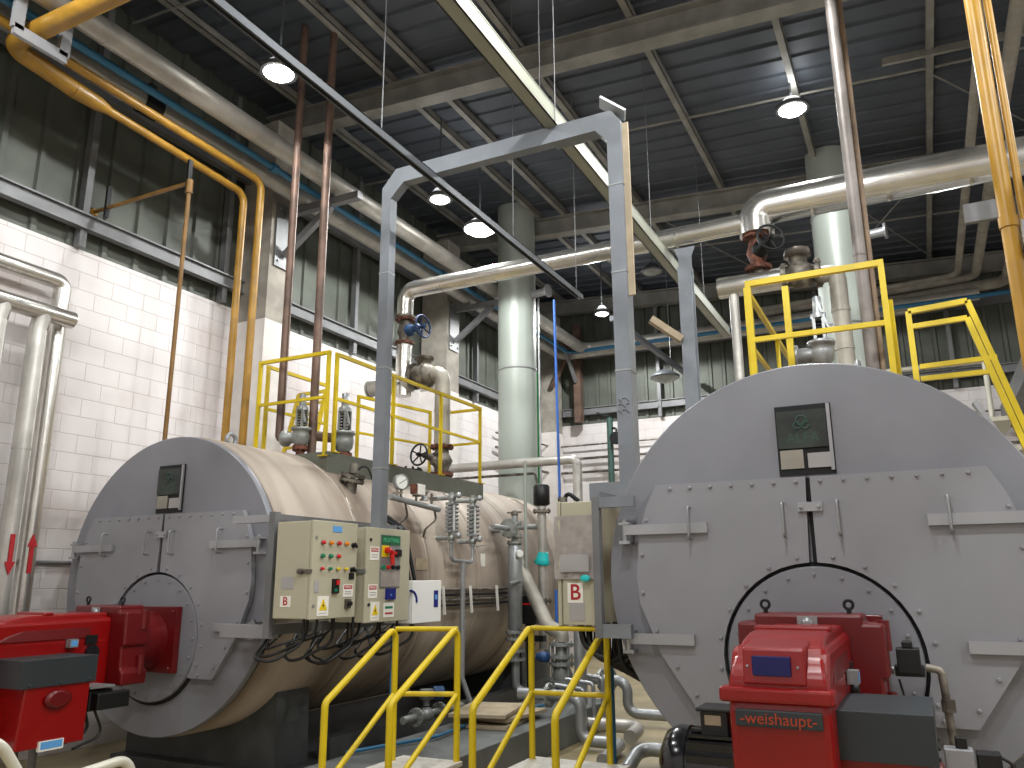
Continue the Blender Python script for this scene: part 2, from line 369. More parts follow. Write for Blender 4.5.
# orange brown pipe with wall arm
t = thing('vent_pipe', 'thin orange brown pipe with wall arm, dropping to left boiler top', 'pipe', (-6.1, 5.5, 2.9))
a = (-6.423, 5.350, 5.726); b = (-6.377, 5.350, 2.985)
MB().tube([(a[0], 5.35, a[2]), (a[0], 5.35, 2.8)], .022, seg=10).build('pipe', M['orange'], t)
MB().tube([(a[0]-.03, 5.35, a[2]-.02), (-7.98, 5.35, a[2]-.02)], .022, seg=10).build('wall_arm', M['orange'], t)
for x in (a[0]-.02, -7.7): MB().bar((x, 5.35, a[2]-.13), (x, 5.35, a[2]+.24), .03, .05).build('clip', M['iron'], t)
MB().ring((-7.98, 5.35, a[2]-.02), (1,0,0), [(0,.06),(.04,.06),(.07,.04)], 10).build('cap', M['ochre'], t)
MB().ring((a[0], 5.35, a[2]-.04), (0,0,1), [(-.1,.034),(.05,.034)], 10).build('tee', M['orange'], t)
# cable tray, trunking
t = thing('cable_tray', 'long pale steel cable tray running diagonally under the roof', 'cable tray', (-2.44, 6, 5.4))
MB().box((-2.52, -3.9, 5.43), (-2.4, 12.6, 5.44)).box((-2.41, -3.9, 5.43), (-2.4, 12.6, 5.57)).box((-2.52, -3.9, 5.43), (-2.51, 12.6, 5.57)).build('tray', M['traycream'], t)
MB().box((-2.525, -3.9, 5.57), (-2.395, 12.6, 5.578)).build('cover', M['traycream'], t)
for y in (5.62, 8.6, 11.2):
    for x in ((-2.53, -2.39) if y < 6 else (-2.46,)): MB().cyl((x, y, 5.43), (x, y, zr(-2.5)+.4), .005, 6).build('hanger_rod', M['girt'], t)
Yt = 5.75
t = thing('cable_trunking', 'grey square trunking gooseneck rising from the control cabinets to tray', 'trunking', (-4.17, Yt, 2.1))
x1 = (-4.152, 5.750, 4.163)[0]; zt = 5.36
MB().prism([(x1-.05, Yt-.07, 2.09), (x1+.05, Yt-.07, 2.09), (x1+.05, Yt-.07, zt-.22), (x1+.19, Yt-.07, zt-.08), (-2.46, Yt-.07, zt-.08), (-2.46, Yt-.07, zt+.07), (x1+.1, Yt-.07, zt+.07), (x1-.05, Yt-.07, zt-.1)], (0, .1, 0)).build('duct', M['trunk'], t)
for z in (2.6, 3.5, 4.4): MB().box((x1-.054, Yt-.074, z), (x1+.054, Yt+.034, z+.012)).build('joint_band', M['galv'], t)
x2 = (-1.899, 5.750, 3.789)[0]
t = thing('cable_trunking', 'grey square trunking gooseneck dropping from tray beside right boiler', 'trunking', (x2, Yt, 2.3))
MB().prism([(x2-.06, Yt-.07, 2.22), (-2.2, Yt-.07, 2.22), (-2.2, Yt-.07, 2.36), (x2-.06, Yt-.07, 2.36), (x2-.06, Yt-.07, zt-.2), (x2-.16, Yt-.07, zt-.08), (-2.46, Yt-.07, zt-.08), (-2.46, Yt-.07, zt+.07), (x2-.02, Yt-.07, zt+.07), (x2+.06, Yt-.07, zt-.04), (x2+.06, Yt-.07, 2.22)], (0, .14, 0)).build('duct', M['trunk'], t)
for z in (3.2, 4.0, 4.75): MB().box((x2-.064, Yt-.074, z), (x2+.064, Yt+.074, z+.012)).build('joint_band', M['galv'], t)
MB().bar((x2-.1, Yt-.09, zt+.16), (x2+.09, Yt-.02, zt+.02), .16, .02).build('loose_cover', M['bracket'], t)
MB().bar((x2+.07, Yt-.02, zt-.05), (x2+.07, Yt-.02, zt-1.55), .02, .08, up=(1,0,0)).build('side_strip', M['cardboard'], t)
sc = MB()
for k in range(9): sc.bar((x2-.045+.03*(k % 3), Yt-.071, 2.98-.045*(k//3)), (x2-.02+.03*(k % 3), Yt-.071, 2.955-.045*(k//3)+.03*(k % 2)), .004, .006, up=(0,1,0))
sc.build('scrawled_marks', M['iron'], t)
# post under the steam main
t = thing('support_post', 'pale grey steel post under the steam main behind right boiler', 'post', (-2.23, 9.2, 0))
MB().box((-2.31, 9.13, 0), (-2.15, 9.15, 5.35)).box((-2.31, 9.25, 0), (-2.15, 9.27, 5.35)).box((-2.24, 9.15, 0), (-2.22, 9.25, 5.35)).build('column', M['trunk'], t)
MB().prism([(-2.36,9.2,5.62),(-2.1,9.2,5.62),(-2.15,9.2,5.5),(-2.15,9.2,5.3),(-2.31,9.2,5.3),(-2.31,9.2,5.5)], (0,.02,0)).build('saddle', M['trunk'], t)
MB().bar((-2.3, 9.1, 4.42), (-2.62, 8.95, 4.68), .1, .08).build('stub_arm', M['cardboard'], t)
# lamp rail and lamps
t = thing('lamp_rail', 'long dark steel rail running diagonally beneath the row of lit lamps', 'rail', (-3.62, 6, 5.0))
MB().box((-3.61, -3.9, 5.15), (-3.595, 9.15, 5.22)).box((-3.565, -3.9, 5.15), (-3.55, 9.15, 5.22)).box((-3.61, -3.9, 5.21), (-3.55, 9.15, 5.22)).build('channel', M['lampbody'], t)
for y in (2.4, 4.8, 7.2, 9.0): MB().cyl((-3.58, y, 5.22), (-3.58, y, zr(-3.62)+.4), .005, 6).build('hanger_rod', M['girt'], t)
t = thing('lamp_rail', 'short dark steel rail reaching the end wall, carrying unlit lamp', 'rail', (-4.1, 16, 5.9))
a, b = (-4.277, 12.327, 5.950), (-4.119, 17.720, 5.950)
MB().bar(a, (b[0], 17.5, 5.95), .09, .09).build('channel', M['lampbody'], t)
for k in (.1, .6): q = V(a).lerp(V(b), k); MB().cyl(q, (q.x, q.y, zr(q.x)+.4), .008, 6).build('hanger_rod', M['girt'], t)
LP = [((-5.625, 5.688, 7.000), .2, 'lit high bay lamp nearest to the blue pipe, above left boiler front', 1),
      ((-5.640, 8.999, 7.000), .18, 'smaller lit high bay lamp just above the larger one, left of stack', 1),
      ((-5.618, 10.144, 7.000), .27, 'largest lit high bay lamp, beside the top of left stack', 1),
      ((-5.371, 14.873, 7.000), .17, 'lit high bay lamp right of the left stack, near the back', 1),
      ((-4.398, 15.856, 5.750), .3, 'unlit high bay lamp hanging under the short rear rail', 0),
      ((-0.896, 9.951, 7.600), .21, 'lit high bay lamp above the right boiler beside pale stack', 1),
      ((-4.170, 14.500, 7.565), .22, 'unlit round lamp under the roof beside the grey post', 0)]
for (p, r, lb, on) in LP:
    p = V(p); t = thing('high_bay_lamp', lb, 'lamp', p, 'high bay lamps')
    MB().ring(p, (0,0,1), [(-.045, r*.98), (-.045, r), (.0, r), (.05, r*.72), (.11, r*.45), (.13, .05)], 28).build('housing', M['lampbody'], t)
    MB().ring(p, (0,0,1), [(-r*.5, r*.02), (-r*.47, r*.3), (-r*.36, r*.62), (-r*.18, r*.86), (-.04, r*.97)], 28).build('lens', M['lamp'] if on else M['lampoff'], t)
    z1 = 5.95 if 5.5 < p.z < 5.9 else zr(p.x)+.4
    MB().cyl(p + V((0,0,.13)), (p.x, p.y, max(z1, p.z+.14)), .012, 8).build('hanger', M['lampbody'], t)

# ---------------------------------------------------------------- boilers (built at the left one's place, copied to the right)
FX, FY, FZ, R = -6.1, 5.21, 1.67, 1.3
def make_boiler():
    t = thing('steam_boiler', 'large grey fronted horizontal boiler with stained beige shell, beside white block wall', 'boiler', (FX, FY, 0), 'pair of fire tube boilers')
    c = V((FX, FY, FZ))
    def P(x, z, y=0.0): return (FX+x, FY+y, FZ+z)
    sh = MB().ring(P(0,0,.1), (0,1,0), [(0,R-.02),(.02,R+.012),(6.3,R+.012),(6.32,R-.05)], 96)
    shell = sh.build('shell', M['shell'], t)
    for y in (1.15, 2.3, 3.45, 4.6, 5.75):
        MB().ring(P(0,0,y), (0,1,0), [(0,R+.013),(.004,R+.02),(.045,R+.02),(.05,R+.013)], 96, cap=False).build('cladding_band', M['seam'], shell)
    fp = MB().ring(P(0,0,.06), (0,-1,0), [(0,R),(.05,R),(.06,R-.008)], 96).build('front_plate', M['face'], t)
    # doors with bolts
    rc, rr, rx = -.48, .557, -.014
    def door(sgn):
        pts = [(.012,.585),(.945,.585),(1.02,.44),(1.072,.28),(1.098,.0),(1.085,-.16),(.955,-.48),(.74,-.795),(.48,-.795)]
        a0 = math.atan2(-.795-rc, .48); a1 = math.atan2(.56, .02)
        r0 = math.hypot(.48, -.795-rc); arc = []
        for k in range(15):
            a = a0 + (a1-a0)*k/14; arc.append((max(sgn*rx+rr*math.cos(a), .012), rc+rr*math.sin(a)))
        pts = pts + arc
        pp = [P(sgn*x, z, -.055) for x, z in pts]
        if sgn < 0: pp = pp[::-1]
        mb = MB().prism(pp, (0,.05,0))
        edge = [(.07+.13*k,.555) for k in range(7)]+[(1.02,.36),(1.055,.14),(1.06,-.1),(.98,-.33),(.86,-.54),(.75,-.7),(.58,-.765)]
        edge += [(math.cos(a)*(rr+.035), rc+math.sin(a)*(rr+.035)) for a in [-.35,-.1,.2,.5,.8,1.1,1.4]]
        mb.bolts([P(sgn*x, z, -.055) for x, z in edge], (0,-1,0), .012, .014)
        d = mb.build('door', M['door'], t)
        def handle(x, z, h):
            MB().tube([P(x,z+h/2,-.05), P(x,z+h/2,-.115), P(x,z-h/2,-.115), P(x,z-h/2,-.05)], .008, bend=.02, seg=8).build('handle', M['galv'], d)
        handle(sgn*.155, .33, .2); handle(sgn*.73, .33, .2)
        for z, x0 in ((.3, .62), (-.38, .74)):
            b = MB().box(P(sgn*x0, z+.032, -.058), P(sgn*1.16, z-.032, -.085)).build('hinge_bar', M['bracket'], d)
            MB().cyl(P(sgn*1.165, z-.09, -.07), P(sgn*1.165, z+.07, -.07), .018, 10).build('hinge_pin', M['galv'], b)
            MB().box(P(sgn*1.13, z-.07, -.002), P(sgn*1.2, z-.09, -.09)).box(P(sgn*1.13, z+.035, -.002), P(sgn*1.2, z+.05, -.09)).box(P(sgn*1.13, z-.09, 0), P(sgn*1.2, z+.05, -.012)).build('hinge_bracket', M['bracket'], b)
        return d
    door(-1); d2 = door(1)
    MB().box(P(-.013,.58,-.03), P(.013,.08,-.006)).build('door_gap_filler', M['gap'], t)  # black filler for the dark gap between the door leaves
    MB().box(P(-.07,.43,-.058), P(.07,.375,-.075)).bolts([P(-.05,.4,-.075),P(.05,.4,-.075)],(0,-1,0)).build('latch_plate', M['bracket'], t)
    MB().ring(P(rx,rc,0), (0,-1,0), [(0,rr+.004),(.018,rr+.004)], 72).build('ring_gap_filler', M['gap'], t)  # black disc put in for the dark gap around the burner ring
    rg = MB().ring(P(rx,rc,0), (0,-1,0), [(0,rr-.022),(.04,rr-.022),(.046,rr-.03)], 72)
    rg.bolts([P(rx+math.cos(a)*(rr-.07), rc+math.sin(a)*(rr-.07), -.046) for a in [2*PI*k/20 for k in range(20)]], (0,-1,0), .011, .012)
    rg.build('burner_ring', M['face'], t)
    # name plate window above the doors
    MB().box(P(-.165,1.035,-.002), P(.165,.6,-.014)).build('plate_backing', M['iron'], t)
    pl = MB().box(P(-.155,1.0,-.012), P(.135,.765,-.03)).build('name_plate', M['plate'], t)
    mk = MB()
    mk.torus(P(-.01,.935,-.031),(0,1,0),.03,.006,16,6).torus(P(-.035,.905,-.031),(0,1,0),.022,.006,16,6).torus(P(.015,.905,-.031),(0,1,0),.022,.006,16,6)
    mk.build('emblem', M['darkgreen'], pl)
    lettering('plate_lettering', 'ALFA', .085, M['darkgreen'], pl, P(-.01,.825,-.031), (1,0,0), (0,0,1), ext=.001)
    MB().box(P(-.15,.755,-.012), P(-.015,.64,-.024)).build('data_card', M['dulljacket'], t)
    MB().box(P(.01,.73,-.012), P(.145,.64,-.026)).build('paper_card', M['labelgrey'], t)
    MB().box(P(.14,1.03,-.012), P(.16,.62,-.03)).build('plate_edge', M['bracket'], t)
    # lifting eye, supports
    MB().torus(P(.33,R+.0,.35), (1,0,0), .055, .02, 20, 8).box(P(.31,R-.14,.3), P(.35,R-.04,.4)).build('lifting_eye', M['galv'], t)
    for y in (.54, 5.4):
        pts = [(-.93,.1),(.93,.1),(.92,.42),(.91,.72)] + [(R*.999*math.sin(a), 1.67-R*.999*math.cos(a)) for a in (.7,.5,.3,.1,-.1,-.3,-.5,-.7)] + [(-.91,.72),(-.92,.42)]
        MB().prism([(FX+x, FY+y, z) for x, z in pts], (0,.42,0)).build('saddle', M['skid'], t)
    for s in (-1, 1):
        MB().box((FX+s*1.0, FY+1.0, .1), (FX+s*1.15, FY+6.2, .285)).build('base_rail', M['skid'], t)
    # steel curb carrying the walkway on top
    MB().box(P(-.36,R-.25,1.24), P(.76,R-.02,4.55)).build('top_curb', M['olive'], t)
    return t
LB = make_boiler()
DX = 5.514
RB = dup(LB, (DX, 0, 0), 'large silver grey boiler front filling the right foreground, red burner beneath')

# ---------------------------------------------------------------- burners
BX, BZ = -6.1, 1.19
def make_burner():
    t = thing('burner', 'red gas burner on left boiler seen side on, charcoal lidded box below', 'burner', (BX, 4.4, 0), 'pair of red burners')
    def P(x, y, z): return (BX+x, y, BZ+z)
    # flange and stepped body plate
    fl = MB().box(P(-.33,5.16,-.28), P(.33,5.1,.262))
    fl.bolts([P(a,5.1,b) for a in (-.29,.29) for b in (-.24,.22)], (0,-1,0), .016, .02)
    fl.build('mounting_flange', M['reddark'], t, bev=.012)
    MB().ring(P(0,5.1,-.02), (0,-1,0), [(0,.25),(.08,.235),(.2,.26),(.32,.27)], 40).build('flame_head_casing', M['reddark'], t)
    pp = [(-.27,.285),(.27,.285),(.27,.24),(.36,.24),(.365,-.02),(.335,-.03),(.34,-.2),(.37,-.22),(.37,-.32),(-.37,-.32),(-.37,-.22),(-.34,-.2),(-.335,-.03),(-.365,-.02),(-.36,.24),(-.27,.24)]
    pb = MB().prism([P(x,4.82,z) for x, z in pp], (0,-.24,0))
    body = pb.build('swivel_casing', M['reddark'], t, bev=.018)
    for z in (.1, -.25): MB().cyl(P(.35,4.76,z+.15), P(.35,4.76,z), .03, 14).build('hinge', M['reddark'], body)
    MB().box(P(-.05,4.57,.275), P(.05,4.575,.18)).ring(P(0,4.572,.235), (0,-1,0), [(0,.03),(.012,.03),(.02,.016)], 16).build('sight_glass', M['galv'], body)
    for x in (-.22, .2):
        MB().torus(P(x,4.66,.33), (0,1,0), .022, .008, 16, 8).cyl(P(x,4.66,.28), P(x,4.66,.312), .012, 8).build('lifting_eye', M['iron'], body)
    # fan housing and hood: profile in the y-z plane
    def slab(prof, x0, x1, taper=0):
        a = [P(x0, y, z) for y, z in prof]; return MB().prism(a, (x1-x0, 0, 0))
    lower = [(4.6,.2),(3.62,.19),(3.52,.05),(3.49,-.05),(3.5,-.5),(3.56,-.62),(4.3,-.62),(4.6,-.3)]
    h = slab(lower, -.195, .195).build('fan_housing', M['red'], t, bev=.03)
    slab([(3.58,.04),(3.47,.04),(3.47,-.015),(3.58,-.03)], -.225, .215).build('hood_lip', M['red'], h, bev=.012)
    n = 26; prof = [(4.56,.0)] + [(4.56,.235),(3.98,.235)] + [(3.98-.47*math.sin(PI/2*k/n), .235-.19*(1-math.cos(PI/2*k/n))) for k in range(1, n+1)] + [(3.51,.02)]
    hood = MB()
    vs = []
    for y, z in prof:
        w = .2 - .035*max(0, min(1, (z)/.22)); vs.append((y, z, w))
    m = len(vs); pts = [P(-w, y, z) for y, z, w in vs] + [P(w, y, z) for y, z, w in vs]
    hood.add(pts, [tuple(range(m)), tuple(range(2*m-1, m-1, -1))] + [(i, m+i, m+(i+1) % m, (i+1) % m) for i in range(m)])
    hd = hood.build('hood', M['red'], t, bev=.014)
    MB().box(P(-.17,4.1,.225), P(.17,4.02,.252)).build('hood_ridge', M['red'], hd, bev=.01)
    for s in (-1, 1):
        MB().prism([P(s*.172,4.4,.18), P(s*.172,4.0,.18), P(s*.178,3.75,.1), P(s*.19,3.66,.05), P(s*.19,4.4,.05)], (s*.016,0,0)).build('side_panel', M['reddark'], hd, bev=.006)
    # display wedge
    dw = MB().prism([P(-.13,3.5,.05), P(-.13,3.52,.19), P(-.13,3.9,.225), P(-.13,3.9,.055)], (.245,0,0)).build('display_pod', M['red'], t, bev=.01)
    MB().box(P(-.09,3.52,.16), P(.06,3.494,.085)).build('screen', M['screen'], dw, bev=.004)
    MB().bolts([P(-.11,3.508,.12), P(.085,3.508,.12)], (0,-1,0), .006, .006).build('screw', M['galv'], dw)
    npl = MB().box(P(-.165,3.493,-.04), P(.165,3.472,-.105)).build('name_plate', M['lid'], t, bev=.006)
    lettering('plate_lettering', '-weishaupt-', .062, M['orangeink'], npl, P(0,3.4715,-.073), (1,0,0), (0,0,1), ext=.003)
    # lidded box on the right flank
    bx = MB(); T = [(.16,3.71),(.53,3.71),(.53,4.2),(.16,4.2)]; B = [(.19,3.76),(.5,3.7),(.52,4.2),(.19,4.2)]
    q = [P(x,y,-.64) for x, y in B] + [P(x,y,-.2) for x, y in T]
    bx.add(q, [(0,3,2,1),(4,5,6,7),(0,1,5,4),(1,2,6,5),(2,3,7,6),(3,0,4,7)])
    bo = bx.build('air_box', M['red'], t, bev=.012)
    ld = MB().box(P(.155,3.66,-.05), P(.545,4.23,-.235)); ld.bolts([P(.545,y,-.215) for y in (3.72,3.95,4.18)], (1,0,0), .01, .01)
    ld.build('box_lid', M['lid'], bo, bev=.008)
    em = MB(); k = len(em.v); em.ring(P(.53,3.95,-.325), (1,0,0), [(0,.1),(.02,.1),(.032,.075)], 28)
    em.v[k:] = [(x, y, BZ-.325+(z-BZ+.325)*.62) for x, y, z in em.v[k:]]; em.build('oval_badge', M['reddark'], bo)
    lb = MB().box(P(.5,3.86,-.595), P(.527,4.04,-.66)).build('label_plate', M['label'], bo)
    MB().box(P(.52,3.87,-.6), P(.529,4.03,-.648)).build('label_panel', M['lightblue'], lb)
    # motor on the left flank
    mo = MB().ring(P(-.2,3.78,-.33), (-1,0,0), [(0,.15),(.28,.15)], 32)
    for k in range(18):
        a = 2*PI*k/18; mo.bar(P(-.21,3.78+math.cos(a)*.155,-.33+math.sin(a)*.155), P(-.42,3.78+math.cos(a)*.155,-.33+math.sin(a)*.155), .03 if abs(math.sin(a)) > .7 else .012, .012 if abs(math.sin(a)) > .7 else .03)
    mo = mo.build('motor', M['blackgloss'], t)
    MB().ring(P(-.43,3.78,-.33), (-1,0,0), [(0,.165),(.05,.165),(.1,.14),(.125,.09),(.13,.02)], 32).build('end_bell', M['blackgloss'], mo)
    tb = MB().box(P(-.37,3.72,-.2), P(-.25,3.86,-.09)).box(P(-.385,3.7,-.095), P(-.235,3.88,-.08)).build('terminal_box', M['black'], mo, bev=.006)
    MB().box(P(-.35,3.719,-.11), P(-.28,3.716,-.15)).build('rating_plate', M['cardboard'], tb)
    # actuator, servo and leads behind the lidded box
    ac = MB().box(P(.2,4.3,-.32), P(.4,4.5,-.47)).box(P(.4,4.32,-.34), P(.47,4.6,-.46)).build('actuator', M['black'], t, bev=.01)
    MB().box(P(.2,4.27,-.29), P(.44,4.48,-.305)).build('actuator_bracket', M['galv'], ac)
    MB().tube([P(.3,4.35,-.47), P(.3,4.4,-.62), P(.3,4.2,-.68), P(.3,4.1,-.6)], .012, bend=.06, seg=8).tube([P(.34,4.4,-.47), P(.34,4.5,-.66), P(.34,4.25,-.72)], .01, bend=.06, seg=8).build('lead', M['cable'], ac)
    MB().box(P(.21,4.36,.07), P(.2,4.46,.0)).ring(P(.2,4.42,-.06),(1,0,0),[(0,.055),(.03,.055)],16).bar(P(.205,4.41,-.1), P(.205,4.41,-.3), .025, .01).build('pressure_switch', M['black'], t)
    pg = MB().box(P(.2,4.2,.05), P(.25,4.27,-.01)).build('plug', M['galv'], t)
    MB().box(P(.25,4.21,.04), P(.252,4.26,0)).build('plug_tag', M['lightblue'], pg)
    MB().box(P(-.25,4.0,-.6), P(.25,4.2,-.66)).cyl(P(-.1,4.1,-.6), P(-.1,4.1,-BZ+.0), .03, 10).cyl(P(.12,4.1,-.6), P(.12,4.1,-BZ), .03, 10).build('support_leg', M['girt'], t)
    return t
B1 = make_burner()
dup(B1, (DX, 0, 0), 'red gas burner on right boiler facing viewer, blue screen and lettered plate')
# black gas block with pipe beside the right burner
t = thing('gas_valve', 'small black pilot gas valve block with elbow pipe, right of facing burner', 'valve', (-.1, 4.8, 0))
a = (-0.143, 4.850, 1.225); 
MB().box((a[0]-.05, 4.8, a[2]-.05), (a[0]+.06, 4.92, a[2]+.075)).box((a[0]-.02, 4.81, a[2]+.075), (a[0]+.03, 4.9, a[2]+.11)).box((a[0]-.065, 4.82, a[2]-.065), (a[0]+.075, 4.9, a[2]-.01)).build('valve_block', M['black'], t, bev=.006)
MB().tube([(a[0]+.08, 4.86, a[2]-.02), (a[0]+.15, 4.86, a[2]-.03), (a[0]+.2, 4.86, .05)], .02, bend=.03, seg=10).ring((a[0]+.163,4.86,a[2]-.17),(0,0,-1),[(0,.033),(.06,.033)],10).build('feed_pipe', M['grimy'], t)
MB().tube([(a[0]-.2, 4.86, a[2]-.04), (a[0]-.07, 4.86, a[2]-.04)], .02, seg=10).build('inlet_pipe', M['galv'], t)
MB().tube([(a[0]-.05, 4.84, a[2]-.08), (a[0], 4.84, a[2]-.35)], .006, seg=6).build('lead', M['cable'], t)
t = thing('gas_valve', 'little valve box with black and white caps at lower right edge', 'valve', (.1, 4.7, 0))
a = (0.045, 4.500, 0.840)
MB().box((a[0]-.07, 4.46, a[2]-.3), (a[0]+.05, 4.56, a[2]+.05)).build('body', M['bracket'], t, bev=.006)
MB().box((a[0]+.06, 4.46, a[2]-.2), (a[0]+.16, 4.56, a[2]+.04)).box((a[0]-.02, 4.48, a[2]+.05), (a[0]+.03, 4.53, a[2]+.1)).build('coil', M['black'], t, bev=.006)
MB().cyl((a[0], 4.51, 0), (a[0], 4.51, a[2]-.3), .03, 10).build('riser', M['grimy'], t)
MB().tube([(a[0]+.13, 4.5, a[2]+.04), (a[0]+.2, 4.5, a[2]), (a[0]+.2, 4.5, a[2]-.3)], .008, bend=.03, seg=6).build('lead', M['cable'], t)

# ---------------------------------------------------------------- control cabinets on the left boiler
CX = -4.1
def pane(t, name, m, y0, y1, z0, z1, d=.004, x=None): 
    x = CX if x is None else x
    return MB().box((x-.002, y0, z0), (x+d, y1, z1)).build(name, m, t)
def danger(t, y, z, w=.1, h=.1):
    p = pane(t, 'danger_label', M['label'], y-w/2, y+w/2, z-h/2, z+h/2)
    pane(p, 'red_band', M['redink'], y-w*.42, y+w*.42, z+h*.12, z+h*.42, .005)
    lettering('label_lettering', 'PERIGO', h*.24, M['label'], p, (CX+.0055, y, z+h*.27), (0,1,0), (0,0,1), .0005)
    for k in (0, 1): pane(p, 'text_line', M['labelgrey'], y-w*.35, y+w*.35, z-h*(.1+.17*k)-.004, z-h*(.1+.17*k)+.004, .0045)
def warning(t, y, z, w=.085, h=.15):
    p = pane(t, 'warning_label', M['label'], y-w/2, y+w/2, z-h/2, z+h/2)
    MB().prism([(CX+.004, y-w*.36, z-.03), (CX+.004, y+w*.36, z-.03), (CX+.004, y, z+.055)], (.002,0,0)).build('triangle', M['yellowp'], p)
    MB().prism([(CX+.006, y+.004, z+.03), (CX+.006, y-.012, z+.0), (CX+.006, y+.002, z+.0), (CX+.006, y-.004, z-.022), (CX+.006, y+.012, z+.008), (CX+.006, y-.001, z+.008)], (.001,0,0)).build('bolt_symbol', M['black'], p)
    pane(p, 'text_line', M['labelgrey'], y-w*.35, y+w*.35, z-.055, z-.05, .0045)
def lampbtn(t, m, y, z, r=.016, name='pilot_lamp'):
    MB().ring((CX, y, z), (1,0,0), [(0,r+.003),(.008,r+.003)], 14).build(name+'_bezel', M['galv'], MB().ring((CX+.006, y, z), (1,0,0), [(0,r),(.022,r*.9),(.03,r*.4)], 14).build(name, m, t))
def selector(t, y, z):
    s = MB().ring((CX, y, z), (1,0,0), [(0,.02),(.02,.02)], 14).build('selector_switch', M['black'], t)
    MB().bar((CX+.03, y-.012, z+.016), (CX+.03, y+.02, z-.016), .02, .012, up=(1,0,0)).build('knob', M['black'], s)
t = thing('control_cabinet', 'beige control cabinet with rows of coloured pilot lamps on left boiler', 'cabinet', (CX-.2, 5.1, 1.35), 'control cabinets')
y0, y1, z0, z1 = 4.84, 5.37, 1.385, 2.105
MB().box((CX-.36, y0, z0), (CX-.03, y1, z1)).build('cabinet_body', M['cab'], t, bev=.006)
MB().box((CX-.034, y0+.004, z0+.004), (CX-.024, y1-.004, z1-.004)).build('door_gap_filler', M['cabshade'], t)
dr = MB().box((CX-.026, y0-.004, z0-.004), (CX, y1+.004, z1+.004)).build('door', M['cab'], t, bev=.005)
for k, m in enumerate(('redp','amberp','redp','amberp')): lampbtn(t, M[m], y0+.1+.095*k, 1.945)
selector(t, y0+.475, 1.935)
for k, m in enumerate(('greenp','greenp','redp')): lampbtn(t, M[m], y0+.1+.095*k, 1.845)
for k, m in enumerate(('redp','greenp','yellowp','yellowp')): lampbtn(t, M[m], y0+.1+.095*k, 1.75, .012)
selector(t, y0+.47, 1.745); pane(t, 'switch_plate', M['black'], y0+.44, y0+.5, 1.67, 1.72, .008)
p = pane(t, 'breaker', M['black'], y0+.235, y0+.305, 1.565, 1.675, .02); pane(p, 'breaker_button', M['redp'], y0+.265, y0+.3, 1.63, 1.665, .028); pane(p, 'breaker_button', M['greenp'], y0+.245, y0+.275, 1.58, 1.6, .026)
pane(t, 'grey_tag', M['labelgrey'], y0+.03, y0+.085, 1.575, 1.66)
p = pane(t, 'blue_tag', M['lightblue'], y0+.22, y0+.33, 2.03, 2.075)
danger(t, y0+.435, 1.585, .12, .095); warning(t, y0+.14, 1.475, .13, .145)
p = pane(t, 'isolator', M['grimy'], y0+.4, y0+.46, 1.45, 1.52, .02); MB().cyl((CX+.015, y0+.43, 1.485), (CX+.045, y0+.43, 1.485), .018, 10).build('isolator_knob', M['black'], p)
for z in (1.48, 1.98): MB().cyl((CX, y0+.03, z), (CX+.008, y0+.03, z), .011, 10).build('lock', M['galv'], t)
MB().box((CX-.1, y0-.012, 1.715), (CX+.006, y0-.004, 1.745)).cyl((CX-.1, y0-.035, 1.73), (CX-.1, y0, 1.73), .022, 12).build('hasp', M['grimy'], t)
lg = MB().box((CX-.29, y0-.003, 1.47), (CX-.19, y0+.002, 1.55)).build('logo_label', M['label'], t)
lettering('label_lettering', 'B', .085, M['redink'], lg, (CX-.24, y0-.0035, 1.51), (1,0,0), (0,0,1), .001, bold=.0015)
MB().box((CX-.29, y0-.002, 1.6), (CX-.17, y0+.002, 1.69)).build('faint_label', M['labelgrey'], t)
# second
y0, y1, z0, z1 = 5.5, 6.13, 1.33, 2.15
t = thing('control_cabinet', 'beige control cabinet with red isolator handle and green nameplate, under trunking', 'cabinet', (CX-.2, 5.8, 1.3), 'control cabinets')
MB().box((CX-.36, y0, z0), (CX-.03, y1, z1-.06)).build('cabinet_body', M['cab'], t, bev=.006)
MB().box((CX-.034, y0+.004, z0+.004), (CX-.024, y1-.004, z1-.07)).build('door_gap_filler', M['cabshade'], t)
MB().box((CX-.026, y0-.004, z0-.004), (CX, y1+.004, z1-.056)).build('door', M['cab'], t, bev=.005)
z1 -= .06
pn = pane(t, 'instrument_panel', M['galv'], y0+.19, y0+.48, 1.6, 2.04, .006)
gp = pane(pn, 'green_nameplate', M['greendisp'], y0+.2, y0+.47, 1.955, 2.035, .01)
lettering('plate_lettering', 'FILIATRAU', .05, M['mint'], gp, (CX+.0105, y0+.335, 1.995), (0,1,0), (0,0,1), .001)
yp = pane(pn, 'yellow_plate', M['yellowp'], y0+.205, y0+.305, 1.855, 1.95, .012)
MB().tube([(CX+.04, y0+.26, 1.91), (CX+.04, y0+.31, 1.9), (CX+.04, y0+.32, 1.79)], .02, bend=.03, seg=10).cyl((CX, y0+.26, 1.91), (CX+.05, y0+.26, 1.91), .025, 12).build('isolator_handle', M['redp'], yp)
MB().box((CX, y0+.4, 1.86), (CX+.03, y0+.47, 1.92)).build('controller', M['black'], pn); MB().cyl((CX+.0, y0+.385, 1.89), (CX+.03, y0+.385, 1.89), .014, 10).build('reset_button', M['redp'], pn)
for k, m in enumerate(('greenp','redp','black','black')): MB().cyl((CX, y0+.225+.07*k, 1.77), (CX+.03, y0+.225+.07*k, 1.77), .018, 12).build('push_button', M[m], pn)
pane(pn, 'clear_cover', M['plastic_film'], y0+.2, y0+.47, 1.61, 1.74, .012)
bp = pane(t, 'blue_display', M['bluep'], y0+.28, y0+.41, 1.505, 1.595, .02); pane(bp, 'display_mark', M['lightblue'], y0+.33, y0+.35, 1.535, 1.55, .021)
